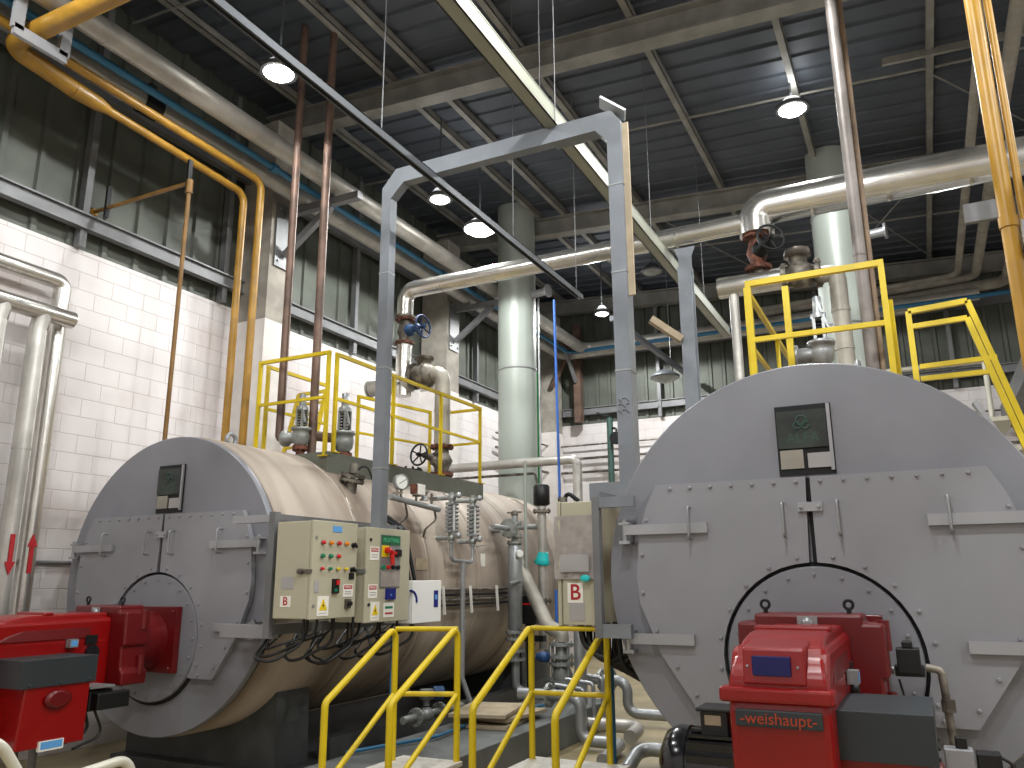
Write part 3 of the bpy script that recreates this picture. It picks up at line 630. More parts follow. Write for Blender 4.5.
danger(t, y0+.11, 1.88, .12, .11); danger(t, y0+.1, 1.575, .12, .11); warning(t, y0+.14, 1.415, .12, .15)
p = pane(t, 'green_label', M['label'], y0+.26, y0+.41, 1.36, 1.48); pane(p, 'label_text', M['greenp'], y0+.28, y0+.39, 1.43, 1.45, .005); pane(p, 'label_text', M['redink'], y0+.28, y0+.39, 1.385, 1.4, .005)
for z in (1.47, 1.99): MB().cyl((CX, y0+.05, z), (CX+.01, y0+.05, z), .013, 10).build('lock', M['black'], t)
MB().box((CX-.1, y0-.012, 1.72), (CX+.006, y0-.004, 1.75)).build('hasp', M['galv'], t)
MB().box((CX-.3, y0-.002, 1.87), (CX-.12, y0+.002, 1.97)).build('side_label', M['greendisp'], t)
# small white box
y0, y1, z0, z1 = 6.2, 6.68, 1.29, 1.66
t = thing('junction_box', 'small white enclosure with blue label beside the control cabinets', 'junction box', (CX-.15, 6.4, 1.28))
MB().box((CX-.3, y0, z0), (CX-.02, y1, z1)).build('box_body', M['white'], t, bev=.006)
MB().box((CX-.018, y0, z0), (CX, y1, z1)).build('door', M['white'], t, bev=.005)
p = pane(t, 'blue_label', M['bluep'], y0+.35, y0+.42, 1.42, 1.57); pane(p, 'label_mark', M['lightblue'], y0+.365, y0+.405, 1.49, 1.53, .005)
MB().torus((CX+.0, y0-.03, 1.48), (1,0,0), .09, .012, 12, 6, a0=-.9, a1=.9).build('emblem', M['bluep'], t)
# carrying frame
t = thing('cabinet_frame', 'grey square tube frame holding the beige cabinets beside left boiler', 'frame', (CX-.5, 5, 1.2))
for x, z, h in ((-5.05, 2.15, .06), (-5.1, 1.28, .1)): MB().bar((x, 4.98, z), (CX-.44, 4.98, z), .06, h).build('arm', M['bracket'], t)
for y, z in ((4.86, 2.19), (6.6, 1.9)): MB().box((CX-.47, y, 1.24), (CX-.41, y+.06, z)).build('upright', M['girt'], t)
for z, h in ((2.15, .05), (1.3, .08)): MB().bar((CX-.44, 4.875, z), (CX-.44, 6.65, z), .05, h).build('cross_rail', M['girt'], t)
# cables under the cabinets
random.seed(3)
t = thing('cable_bundle', 'tangle of black cables drooping beneath the left control cabinets', 'cables', (CX-.25, 5.6, 1.0))
for k in range(15):
    y = 4.95+.11*k; x = CX-.1-.2*random.random(); d = .18+.22*random.random()
    MB().tube([(x, y, 1.38), (x, y, 1.38-d*.6), (x-.12, y-.1-.25*random.random(), 1.38-d), (x-.3, y-.2, 1.25-d*.5), (-4.7, y-.1+.5*random.random(), 1.3)], .008+.006*random.random(), bend=.1, seg=7, nb=4).build('cable', M['cable'], t)
t = thing('cable_conduit', 'pair of dark flexible conduits curving down behind white enclosure', 'conduit', (-4.6, 6.75, 1.7))
for k in range(2):
    MB().tube([(-4.75+.02*k, 6.5+.09*k, 2.3), (-4.5, 6.55+.09*k, 2.15), (-4.42, 6.62+.09*k, 1.66)], .02, bend=.15, seg=8).build('conduit', M['iron'], t)
# ---------------------------------------------------------------- cabinet on the right boiler
t = thing('control_cabinet', 'beige control cabinet in cloudy plastic sleeve with red B, by right boiler', 'cabinet', (-2.2, 5.6, 1.3), 'control cabinets')
xa, xb = (-2.345, 5.400, 1.794)[0], (-2.049, 5.400, 1.789)[0]
MB().box((xa+.03, 5.4, 1.35), (xb, 6.0, 2.2)).build('cabinet_body', M['cab'], t, bev=.006)
dr = MB().box((xa, 5.39, 1.345), (xa+.026, 6.01, 2.205)).build('door', M['cab'], t, bev=.004)
MB().box((xa+.025, 5.402, 1.352), (xa+.032, 5.998, 2.198)).build('door_gap_filler', M['cabshade'], t)
sl = MB(); n = 8
g = [[(xa-.02+(xb-xa+.02)*i/n, 5.385-.012*math.sin(i*2.1+j*1.3), 1.66+.44*j/n) for i in range(n+1)] for j in range(n+1)]
sl.add([p for r in g for p in r], [(j*(n+1)+i, j*(n+1)+i+1, (j+1)*(n+1)+i+1, (j+1)*(n+1)+i) for j in range(n) for i in range(n)], True)
sl.add([(x, 5.398, z) for r in g for x, y, z in r], [((j+1)*(n+1)+i, (j+1)*(n+1)+i+1, j*(n+1)+i+1, j*(n+1)+i) for j in range(n) for i in range(n)], True)
sv = sl.build('plastic_sleeve', M['plastic_film'], t)
MB().box((xa+.03,5.372,1.71),(xb-.05,5.368,1.83)).build('paper_sheet', M['labelgrey'], sv)
MB().ball((xb-.08, 5.37, 1.665), .03, 12, (1.3,.2,.8)).build('tape_mark', M['cyan'], sv)
lg = MB().box((xa+.07, 5.396, 1.5), (xb-.11, 5.402, 1.635)).build('logo_label', M['label'], t)
lettering('label_lettering', 'B', .15, M['redink'], lg, ((xa+xb)/2-.02, 5.3955, 1.567), (1,0,0), (0,0,1), .001, bold=.002)
MB().box((xa+.08, 5.397, 1.38), (xb-.1, 5.402, 1.5)).build('faint_label', M['labelgrey'], t)
t = thing('cabinet_frame', 'dark grey bracket frame carrying the B cabinet off the right boiler', 'frame', (xb, 5.1, 1.25))
u0, u1 = (-1.944, 5.100, 2.174), (-1.664, 5.100, 2.180); u2 = (-1.712, 5.100, 1.375)
for q, z, h in ((u1, u0[2]-.02, .07), (u2, 1.335, .085)): MB().bar((u0[0]-.01, 5.1, z), (q[0], 5.1, z), .05, h).build('arm', M['trunk'], t)
MB().box((u0[0]-.008, 5.07, 1.29), (u0[0]+.04, 5.128, u0[2]+.016)).build('upright', M['girt'], t)
for z in (2.21, 1.33): MB().bar((u0[0]+.005, 5.13, z), (u0[0]+.005, 6.0, z), .045, .05).build('cross_rail', M['trunk'], t)
t = thing('cable_bundle', 'thick black corrugated cables drooping under the B cabinet', 'cables', (xb, 5.5, 1.0))
for k in range(7):
    x = xa+.12+.045*k
    MB().tube([(x, 5.5+.05*(k % 3), 1.36), (x+.02, 5.5, 1.22-.02*k), (x+.2, 5.48+.03*k, 1.1-.03*k), (x+.42, 5.55, 1.22)], .024, bend=.12, seg=8).build('cable', M['cable'], t)

# ---------------------------------------------------------------- walkways on top of the boilers
def rail_frame(t, posts, tops, mids, m, s=.035, names=('post', 'top_rail', 'mid_rail')):
    for p, q in posts: MB().bar(p, q, s, s, up=(0,1,0)).box((p[0]-.05, p[1]-.05, p[2]), (p[0]+.05, p[1]+.05, p[2]+.012)).build(names[0], m, t)
    for p, q in tops: MB().bar(p, q, s*1.06, s*1.06).build(names[1], m, t)
    for p, q in mids: MB().bar(p, q, s*.8, s*.9).build(names[2], m, t)
zb, zt2, zm = 2.95, 4.01, 3.53
xb, ya, yb = -5.37, 6.46, 9.72
t = thing('guard_rail', 'yellow guard rail frame across the front of left boiler walkway', 'railing', (-5.9, ya, zb), 'yellow walkway railings')
rail_frame(t, [((x, ya, zb-.05), (x, ya, zt2)) for x in (-6.34, -5.39)], [((-6.36, ya, zt2), (-5.37, ya, zt2))], [((-6.34, ya, zm), (-5.39, ya, zm))], M['yellow'])
t = thing('guard_rail', 'yellow guard rail along the aisle edge of left boiler walkway', 'railing', (xb, 8.1, zb), 'yellow walkway railings')
rail_frame(t, [((xb, y, zb), (xb, y, zt2)) for y in (6.57, 7.62, 8.68, yb)], [((xb, 6.55, zt2), (xb, yb+.02, zt2))], [((xb, 6.57, zm), (xb, yb, zm))], M['yellow'])
t = thing('guard_rail', 'yellow guard rail along the wall edge of left boiler walkway', 'railing', (-6.4, 7.1, zb), 'yellow walkway railings')
rail_frame(t, [((-6.38, y, zb-.05), (-6.38, y, zt2)) for y in (6.62, 7.65)], [((-6.38, 6.6, zt2), (-6.38, 7.67, zt2))], [((-6.38, 6.62, zm), (-6.38, 7.65, zm))], M['yellow'])
t = thing('guard_rail', 'yellow guard rail closing the far wall side of left boiler walkway', 'railing', (-6.3, 9.0, zb), 'yellow walkway railings')
rail_frame(t, [((-6.4, 8.3, zb-.05), (-6.4, 8.3, zt2)), ((-6.12, 9.6, zb-.05), (-6.12, 9.6, zt2))], [((-6.4, 8.28, zt2), (-6.12, 9.62, zt2))], [((-6.4, 8.3, zm), (-6.12, 9.6, zm))], M['yellow'])
t = thing('guard_rail', 'yellow guard rail across the far end of left boiler walkway', 'railing', (-5.8, 9.75, zb), 'yellow walkway railings')
rail_frame(t, [((-6.06, 9.76, zb-.05), (-6.06, 9.76, zt2))], [((-6.08, 9.76, zt2), (xb, 9.76, zt2))], [((-6.06, 9.76, zm), (xb, 9.76, zm))], M['yellow'])
t = thing('access_ladder', 'yellow rung ladder leaning to left walkway, behind the safety valve', 'ladder', (-6.6, 7.95, 2.9))
la, lb_, lc, ld = (-7.104, 7.950, 4.036), (-6.658, 7.950, 4.040), (-7.163, 7.800, 3.266), (-6.692, 7.800, 3.268)
lc, ld = V(lc)+(V(lc)-V(la))*.32, V(ld)+(V(ld)-V(lb_))*.32
MB().bar(lc, la, .05, .03, up=(0,1,0)).build('stile', M['yellow'], t); MB().bar(ld, lb_, .05, .03, up=(0,1,0)).build('stile', M['yellow'], t)
MB().bar(la, lb_, .04, .04).build('top_bar', M['yellow'], t)
for k in range(1, 7): MB().bar(V(lc).lerp(V(la), k/7), V(ld).lerp(V(lb_), k/7), .04, .03).build('rung', M['yellow'], t)
# right boiler walkway
x0, x1, ya = (-1.058, 6.460, 3.875)[0], (-0.058, 6.460, 3.709)[0], 6.46
t = thing('guard_rail', 'yellow guard rail frame standing on top of right boiler', 'railing', (x0, ya, zb), 'yellow walkway railings')
rail_frame(t, [((x0, ya, 2.8), (x0, ya, zt2)), ((x1, ya, 2.8), (x1, ya, zt2))], [((x0-.02, ya, zt2), (x1+.02, ya, zt2))], [((x0, ya, zm), (x1, ya, zm))], M['yellow'], .044)
t = thing('guard_rail', 'yellow side guard rail running back from front frame on right boiler', 'railing', (x0, 8.3, zb), 'yellow walkway railings')
rail_frame(t, [((x0-.04, y, 2.8), (x0-.04, y, zt2)) for y in (6.6, 8.2, 9.7)], [((x0-.04, 6.58, zt2), (x0-.04, 9.72, zt2))], [((x0-.04, 6.6, zm), (x0-.04, 9.7, zm))], M['yellow'], .038)
t = thing('guard_rail', 'yellow single post with short rail behind front frame on right boiler', 'railing', (-.9, 7.5, zb), 'yellow walkway railings')
p = (-0.857, 7.200, 4.200)
rail_frame(t, [((p[0], 7.2, zb), (p[0]+.0, 7.2, p[2]))], [], [], M['yellow'], .055)
t = thing('guard_rail', 'yellow short post just behind right corner of right boiler guard frame', 'railing', (x1, 6.7, zb), 'yellow walkway railings')
MB().bar((x1+.03, 6.65, 2.8), (x1+.03, 6.65, zt2-.25), .045, .045, up=(0,1,0)).build('post', M['yellow'], t); MB().bar((x1+.03, 6.65, zm), (x1+.03, 9.7, zm), .04, .04).build('mid_rail', M['yellow'], t)
# stair guard on the right
t = thing('stair_rail', 'yellow stair guard rail sloping down behind right boiler', 'railing', (.5, 8.2, 0))
yy = 8.2; A1, A2, B1_, D1 = (0.111, 8.200, 4.113), (0.607, 8.200, 4.141), (0.156, 8.200, 3.460), (0.897, 8.200, 2.948)
C1, C2, D2 = (0.120, 8.200, 3.962), (0.587, 8.200, 3.979), (0.873, 8.200, 2.765)
MB().bar((A1[0], yy, 2.2), A1, .05, .05, up=(0,1,0)).build('post', M['yellow'], t)
MB().bar(A1, A2, .05, .05).build('top_rail', M['yellow'], t)
MB().bar(C1, C2, .046, .046).build('mid_rail', M['yellow'], t)
sl = (V(D1)-V(A2)).normalized()
MB().bar(A2, V(A2)+sl*3.2, .05, .05).build('sloping_rail', M['yellow'], t)
MB().bar(C2, V(C2)+sl*3.1, .05, .05).build('sloping_rail', M['yellow'], t)
MB().bar((0.151, 8.200, 3.566), (0.775, 8.200, 3.581), .044, .044).build('cross_rail', M['yellow'], t)
MB().bar((0.146, 8.200, 3.451), (0.735, 8.200, 3.456), .044, .044).build('cross_rail', M['yellow'], t)
t = thing('service_stair', 'pale steel stair treads under the yellow sloping rail, far right', 'stairs', (1.2, 8.9, 0))
for k in range(11): MB().box((.62+.13*k, 8.3, 3.02-.27*k), (.84+.13*k, 9.1, 3.06-.27*k)).build('tread', M['cream'], t)
for y in (8.27, 9.13): MB().bar((.55, y, 3.2), (2.05, y, .05), .04, .16, up=(0,1,0)).build('stringer', M['bracket'], t)
MB().box((-.0, 8.3, 2.93), (.66, 9.15, 2.99)).cyl((.62, 9.1, 0), (.62, 9.1, 2.95), .04, 10).build('landing', M['cream'], t)
# ---------------------------------------------------------------- steam mains
SY = 9.2
def handwheel(t, c, ax, Rw, m, stem=.25, name='handwheel'):
    c, ax = V(c), V(ax).normalized(); w = MB().torus(c, ax, Rw, Rw*.1, 28, 8)
    u = ax.orthogonal().normalized(); v = ax.cross(u)
    for k in range(5):
        a = 2*PI*k/5; e = u*math.cos(a)+v*math.sin(a); w.cyl(c - ax*.02, c + e*Rw, Rw*.075, 6)
    w.ring(c - ax*.035, ax, [(0, Rw*.2), (.06, Rw*.2)], 12).cyl(c - ax*stem, c + ax*.05, .016, 8)
    return w.build(name, m, t)
xr = (-6.324, 9.200, 5.314)[0]; zc = 5.76
t = thing('steam_main', 'bright foil jacketed steam pipe crossing from left boiler riser to right', 'pipe', (xr, SY, 4.8), 'steam mains')
mb = MB().tube([(xr, SY, 5.36), (xr, SY, zc), (-1.3, SY, zc+.02)], .118, bend=.17, seg=24)
for k in range(5): mb.ring((xr+.6+.85*k, SY, zc), (1,0,0), [(0,.122),(.03,.122)], 24)
mb.build('jacket', M['foil'], t)
MB().flange((xr, SY, 5.35), (0,0,1), .15, .03).build('flange', M['grimy'], t)
t = thing('steam_main', 'wider foil jacketed steam pipe above right boiler with downward elbow', 'pipe', (-1.3, SY, 5.3), 'steam mains')
xe = (-1.355, 9.200, 5.605)[0]
mb = MB().tube([(xe, SY, 5.6), (xe, SY, 5.93), (4.5, SY, 5.93)], .2, bend=.26, seg=28)
for k in range(6): mb.ring((xe+.62+.8*k, SY, 5.93), (1,0,0), [(0,.205),(.03,.205)], 28)
mb.build('jacket', M['foil'], t)
def globe_valve(name, label, c, wheel_dir, wm, body_m, flange_m, Rw, reach, h=.42, r=.11, wheel_m=None):
    t = thing(name, label, 'valve', (c[0], c[1], c[2]-h/2), 'steam stop valves')
    c = V(c)
    MB().ring(c - V((0,0,h/2)), (0,0,1), [(0,r*.8),(h*.2,r*.85),(h*.5,r*1.25),(h*.8,r*.85),(h,r*.8)], 20).build('valve_body', body_m, t)
    MB().flange(c - V((0,0,h/2)), (0,0,1), r*1.55, .04).build('flange', flange_m, t)
    MB().flange(c + V((0,0,h/2)), (0,0,1), r*1.55, .04).build('flange', flange_m, t)
    d = V(wheel_dir).normalized()
    b = MB().ring(c + d*.06, d, [(0,r),(.06,r),(.08,r*.6),(reach*.45,r*.5),(reach*.5,r*.75),(reach*.58,r*.75),(reach*.6,r*.3),(reach*.95,r*.25)], 16)
    b.build('bonnet', wm, t)
    handwheel(t, c + d*reach, d, Rw, wheel_m or wm, reach*.3)
    return t
globe_valve('stop_valve', 'steam stop valve with blue handwheel on the left riser', (xr, SY, 5.14), (1,-.12,.05), M['bluevalve'], M['grimy'], M['rustflange'], .16, .34, .36, .09, M['darkblue'])
t = thing('steam_riser', 'grimy elbow and check valve piping rising from left boiler walkway', 'pipe', (-5.55, SY, 3.0), 'steam risers')
xn = (-5.671, 9.200, 4.064)[0]; zr1 = 4.45
mb = MB().tube([(xr, SY, 4.94), (xr, SY, zr1-.26)], .115, seg=20).build('jacketed_tee', M['foil'], t)
MB().tube([(xr-.55, SY, zr1-.1), (xr+.14, SY, zr1-.1)], .115, seg=20).ring((xr-.56,SY,zr1-.1),(-1,0,0),[(0,.125),(.03,.125)],20).build('dead_end_stub', M['foild'], t)
mb = MB().ring((xr+.16, SY, zr1), (1,0,0), [(0,.1),(.08,.17),(.28,.17),(.36,.1)], 20).ring((xr+.34, SY, zr1+.12),(0,0,1),[(0,.1),(.1,.1),(.1,.14),(.14,.14)],16)
mb.flange((xr+.2, SY, zr1), (1,0,0), .19, .035).flange((xr+.4, SY, zr1), (1,0,0), .19, .035).build('check_valve', M['grimy'], t)
MB().tube([(xr+.4, SY, zr1), (xn, SY, zr1), (xn, SY, 3.42)], .108, bend=.16, seg=22).ring((xn,SY,3.9),(0,0,1),[(0,.112),(.03,.112)],22).build('elbow_pipe', M['dulljacket'], t)
t = thing('gate_valve', 'flanged gate valve with black handwheel at walkway end, left boiler', 'valve', (xn, SY, 3.0))
MB().ring((xn, SY, 3.02), (0,0,1), [(0,.09),(.1,.1),(.2,.15),(.3,.1),(.4,.09)], 18).build('valve_body', M['grimy'], t)
for z in (3.04, 3.41): MB().flange((xn, SY, z), (0,0,1), .16, .04).build('flange', M['rustflange'], t)
MB().ring((xn-.05, SY-.06, 3.24), (-.15,-1,.1), [(0,.09),(.05,.09),(.07,.05),(.25,.035)], 14).build('bonnet', M['grimy'], t)
handwheel(t, (xn-.09, SY-.42, 3.26), (-.15,-1,.1), .14, M['black'], .2)
t = thing('hatch_cover', 'round black bolted hatch cover on left walkway beside handwheel', 'hatch', (-5.62, 8.3, 2.95))
MB().ring((-5.62, 8.3, 2.95), (0,0,1), [(0,.2),(.04,.2)], 24).bolts([(-5.62+.17*math.cos(a), 8.3+.17*math.sin(a), 2.99) for a in [2*PI*k/12 for k in range(12)]], (0,0,1), .016, .03).build('cover', M['iron'], t)
# right boiler stack of fittings
t = thing('steam_riser', 'foil header, check valve and ribbed elbow pipe over right boiler', 'pipe', (-.5, SY, 3.0), 'steam risers')
ha, hb = (-1.845, 9.200, 4.963), (-1.104, 9.200, 5.069); zh = (ha[2]+hb[2])/2
MB().tube([(ha[0], SY, zh), (hb[0], SY, zh)], .125, seg=22).build('header_jacket', M['foil'], t)
xl = (-1.677, 9.200, 4.356)[0]
MB().tube([(xl, SY, zh-.1), (xl, SY, 3.0)], .055, seg=16).build('drain_leg', M['foild'], t)
xc1, xc2, xn2 = (-0.932, 9.200, 5.147)[0], (-0.723, 9.200, 5.071)[0], (-0.532, 9.200, 4.424)[0]
mb = MB().ring((hb[0]+.03, SY, zh), (1,0,0), [(0,.09),(.08,.15),(.24,.15),(.32,.09)], 20).ring((xc1, SY, zh+.11), (0,0,1), [(0,.1),(.12,.1),(.12,.15),(.2,.14)], 18)
mb.flange((hb[0]+.02, SY, zh), (1,0,0), .17, .05).flange((xc2, SY, zh), (1,0,0), .17, .05).build('check_valve', M['grimy'], t)
mb = MB().tube([(xc2, SY, zh-.03), (xn2, SY, zh-.03), (xn2, SY, 2.95)], .095, bend=.14, seg=22)
for k in range(7): mb.ring((xn2, SY, 3.2+.22*k), (0,0,1), [(0,.102),(.03,.102)], 22)
mb.build('ribbed_jacket', M['dulljacket'], t)
xv = (-1.370, 9.200, 5.418)[0]
globe_valve('stop_valve', 'rusty steam stop valve with large black handwheel over right boiler', (xv, SY, 5.38), (.55,-.8,.12), M['iron'], M['rustflange'], M['rustflange'], .155, .36, .4, .1)
t = thing('pipe_neck', 'short rusty pipe neck joining the foil header to stop valve', 'pipe', (xv, SY, zh))
MB().cyl((xv, SY, zh+.1), (xv, SY, 5.18), .08, 16).build('neck', M['grimy'], t)
# safety valves and vent pipes
def safety_valve(label, c, m, s=1.0, outd=(-1,0,0), out=.2):
    t = thing('safety_valve', label, 'valve', c, 'spring safety valves'); c = V(c)
    MB().flange(c + V((0,0,.03)), (0,0,1), .11*s, .035).cyl(c - V((0,0,.06)), c + V((0,0,.1*s)), .06*s, 14).build('inlet_flange', M['rustflange'], t)
    MB().ring(c, (0,0,1), [(.06*s,.06*s),(.12*s,.11*s),(.22*s,.125*s),(.29*s,.11*s),(.29*s,.14*s),(.33*s,.14*s),(.33*s,.08*s)], 20).build('valve_body', m, t)
    d = V(outd).normalized()
    MB().ring(c + V((0,0,.2*s)), d, [(0,.08*s),(out,.08*s),(out,.12*s),(out+.03,.12*s)], 16).build('outlet', m, t)
    b = MB()
    for k in range(4):
        a = PI/4+PI/2*k; e = V((math.cos(a), math.sin(a), 0))*.065*s; b.bar(c+e+V((0,0,.33*s)), c+e+V((0,0,.6*s)), .03*s, .03*s)
    b.ring(c + V((0,0,.58*s)), (0,0,1), [(0,.08*s),(.05*s,.08*s),(.07*s,.05*s),(.16*s,.045*s)], 16).build('spring_yoke', m, t)
    sp = MB()
    for k in range(6): sp.torus(c + V((0,0,(.36+.038*k)*s)), (0,0,1), .04*s, .012*s, 16, 6)
    sp.build('spring', M['iron'], t)
    MB().ring(c + V((0,0,.7*s)), (0,0,1), [(0,.05*s),(.12*s,.045*s),(.13*s,.02*s)], 14).bar(c+V((0,-.04,.78*s)), c+V((.11*s,-.04,.4*s)), .015, .02).build('cap_lever', M['galv'], t)
    return t
s1 = (-5.856, 6.620, 3.015); s2 = (-5.699, 7.150, 2.998)
safety_valve('grey spring safety valve nearest the front, beside brown vent elbow', s1, M['valvegrey'], .76)
v = (-6.143, 6.600, 3.601)
t = thing('vent_pipe', 'rusty brown vent pipe with elbow into nearest safety valve, left boiler', 'pipe', (v[0], 6.6, 3.1), 'rusty vent pipes')
MB().tube([(s1[0]-.2, 6.6, s1[2]+.155), (v[0], 6.6, s1[2]+.155), (v[0], 6.6, zr(v[0])+.44)], .045, bend=.13, seg=16).build('pipe', M['rust'], t)
safety_valve('tall slim silver safety valve behind second yellow post, left boiler', s2, M['valvegrey'], .9, (-.6,-.6,0), .1)
v = (-5.810, 6.750, 4.167)
t = thing('vent_pipe', 'rusty brown vent pipe standing right of the elbowed one, left boiler', 'pipe', (v[0], 6.75, 2.95), 'rusty vent pipes')
MB().tube([(v[0], 6.75, 2.95), (v[0], 6.75, zr(v[0])+.44)], .047, seg=16).tube([(s2[0]-.1, 7.05, s2[2]+.22), (v[0], 6.75, 3.2)], .055, seg=12).build('pipe', M['rust'], t)
safety_valve('small bright safety valve peeking above the right boiler rim', (-0.620, 7.400, 3.428), M['galv'], .85)
xv1, xv2 = (-0.211, 7.000, 4.298)[0], (-0.085, 7.000, 3.885)[0]
t = thing('vent_pipe', 'thick grey brown vent pipe over right boiler, left of the pair', 'pipe', (xv1, 7, 2.9), 'rusty vent pipes')
MB().tube([(xv1, 7, 2.9), (xv1, 7, zr(xv1)+.44)], .05, seg=16).ring((xv1,7,4.3),(0,0,1),[(0,.054),(.02,.054)],16).build('pipe', mat('grey brown vent pipe', '#7d7672', .5, .3, var=.3, vscale=4), t)
t = thing('vent_pipe', 'thinner rusty vent pipe over right boiler, right of the pair', 'pipe', (xv2, 7.15, 2.9), 'rusty vent pipes')
xq = (-0.149, 7.120, 4.331)[0]
MB().tube([(xq, 7.12, 2.9), (xq, 7.12, zr(xq)+.44)], .032, seg=14).build('pipe', mat('pale rusty vent pipe', '#86705a', .6, .15, var=.3, vscale=5), t)
# chimneys
def stack(label, x, y):
    t = thing('chimney_stack', label, 'chimney', (x, y, 0), 'pale green smoke stacks')
    MB().ring((x, y, 0), (0,0,1), [(0,.34),(8.6,.34)], 48).build('stack_tube', M['chimney'], t)
    for z in (2.6, 5.25, 7.0): MB().ring((x, y, z), (0,0,1), [(0,.345),(.0,.352),(.03,.352),(.03,.345)], 48, cap=False).build('weld_band', M['bracket'], t)
    MB().ring((x, y, 0), (0,0,1), [(0,.5),(.9,.5),(1.2,.34)], 32).build('base', M['skid'], t)
    MB().cyl((x+.3, y-.05, 6.62), (x+.68, y-.12, 6.62), .07, 14).ring((x+.66,y-.12,6.62),(1,-.15,0),[(0,.12),(.03,.12)],16).build('sampling_port', M['bracket'], t)
cx2 = (-0.667, 12.400, 6.495)[0]
stack('pale grey green smoke stack rising behind left boiler', -6.1, 12.4)
stack('pale smoke stack rising behind right boiler, partly behind brown vents', cx2, 12.4)
# thin pipes by the left stack
for x, y, r, m, lb, zt_ in (((-5.855, 12.750, 4.240)[0], 12.75, .035, 'green', 'thin green pipe standing beside the left smoke stack', 5.3), (-5.72, 12.5, .02, 'galv', 'thin grey conduit clipped along right edge of left smoke stack', 6.6)):
    tag(MB().cyl((x, y, 0), (x, y, zt_), r, 10).build('conduit_pipe', M[m]), lb, 'pipe')
a = (-4.760, 11.000, 4.322)
tag(MB().tube([(a[0], 11.0, 1.0), (a[0]+.03, 11.0, 3), (a[0], 11.0, (-4.761, 11.000, 5.930)[2])], .022, bend=.5, seg=8).build('hanging_hose', M['bluehose']), 'thin blue hose hanging straight down from roof, right of left stack', 'hose')
t = thing('silver_pipe', 'silver pipe passing before the left stack and turning down at right', 'pipe', (-4.6, 11.75, 2.4))
a, b = (-7.133, 11.750, 3.548), (-4.743, 11.750, 3.514)
MB().tube([(a[0]-.6, 11.75, b[2]), (b[0], 11.75, b[2]), (b[0], 11.75, 0)], .075, bend=.1, seg=16).build('pipe', M['foild'], t)
t = thing('silver_pipe', 'thin dark pipe crossing the left stack below the silver pipe', 'pipe', (-6, 11.9, 2.4))
a, b = (-7.362, 11.900, 3.356), (-5.547, 11.900, 3.345)
MB().tube([a, (b[0], 11.9, a[2]), (b[0]+.1, 11.9, a[2]-.4)], .022, bend=.06, seg=8).build('pipe', M['grimy'], t)
# yellow pipes on the right
x1 = (0.690, 5.500, 4.440)[0]; x2 = (0.780, 5.550, 4.680)[0]
t = thing('gas_pipe', 'thick ochre vertical gas pipe at the right edge of view', 'pipe', (x1, 5.5, 0)); MB().tube([(x1, 5.5, 0), (x1, 5.5, 7.6)], .048, seg=16).ring((x1,5.5,3.75),(0,0,1),[(0,.056),(.07,.056)],16).build('pipe', M['ochrel'], t)
t = thing('gas_pipe', 'thin ochre vertical gas pipe, rightmost of the ochre pair', 'pipe', (x2, 5.55, 0)); MB().tube([(x2, 5.55, 0), (x2, 5.55, 7.6)], .024, seg=12).build('pipe', M['ochrel'], t)
t = thing('pipe_bracket', 'grey angled steel bracket behind the ochre pipes at right', 'pipe bracket', (.9, 5.7, 4.0))
a, b = (0.482, 5.750, 4.098), (0.730, 5.750, 3.886)
MB().bar((a[0], 5.75, 3.99), (1.6, 5.75, 3.99), .04, .13).build('plate', M['girt'], t)
MB().bar((x1+.07, 5.45, 3.55), (x1+.12, 5.7, 4.1), .03, .07).build('brace', M['bracket'], t)
# pipes far right under the roof and the big duct
for px, zz, r, lb in ((1.15, 7.3, .06, 'first long grey pipe under the roof right of centre, thinnest of three'), (1.45, 7.25, .08, 'middle of three long grey pipes under the roof at right'), (1.95, 7.1, .11, 'thickest of three long grey pipes under the roof at right')):
    tag(MB().tube([(px, -3.9, zz), (px, 16.6+.2*px, zz), (px-2.6-px, 16.6+.2*px, zz-.1*px)], r, bend=.25, seg=14).build('overhead_pipe', M['concrete']), lb, 'pipe', 'grey overhead pipes')
tag(MB().bar((1.72, -3.9, 4.6), (1.72, 17.3, 4.6), .32, .32).bar((1.95, -3.9, 4.5), (1.95, 17.3, 4.5), .08, .2).build('air_duct', M['girt']), 'grey rectangular duct running to the back, behind right stair rail', 'duct')
tag(MB().tube([(-1, 17.1, (1.397, 17.100, 5.628)[2]), (1.397, 17.100, 5.628), ((1.397, 17.100, 5.628)[0], 17.1, 0)], .05, bend=.05, seg=10).build('white_pipe', M['cream']), 'thin white pipe along the end wall behind the yellow stair guard', 'pipe')
# silver ducts on the left wall
t = thing('silver_duct', 'silver jacketed pipe turning down the left wall, upper of two', 'pipe', (-7.8, 5, 1), 'silver pipes on the left wall')
MB().tube([(-7.8, -3.9, 4.73), (-7.8, 5.03, 4.73), (-7.8, 5.03, .2)], .085, bend=.09, seg=18).ring((-7.8,5.03,3.0),(0,0,1),[(0,.089),(.02,.089)],18).build('jacket', M['foil'], t)
MB().prism([(-7.71,4.96,2.0),(-7.71,5.06,2.0),(-7.71,5.01,2.12)],(.01,0,0)).box((-7.715,4.99,1.75),(-7.703,5.03,2.0)).build('flow_arrow', M['redink'], t)
t = thing('silver_duct', 'silver jacketed header on left wall with two drop legs, lower', 'pipe', (-7.6, 4.7, 1), 'silver pipes on the left wall')
MB().tube([(-7.6, -3.9, 4.29), (-7.6, 5.05, 4.29)], .09, seg=18).build('header', M['foil'], t)
for y in (4.62, 4.22): MB().tube([(-7.6, y+.12, 4.29), (-7.62, y+.1, 4.1), (-7.62, y+.1, .2)], .085, bend=.08, seg=18).ring((-7.62,y+.1,2.9),(0,0,1),[(0,.089),(.02,.089)],18).build('drop_leg', M['foild'], t)
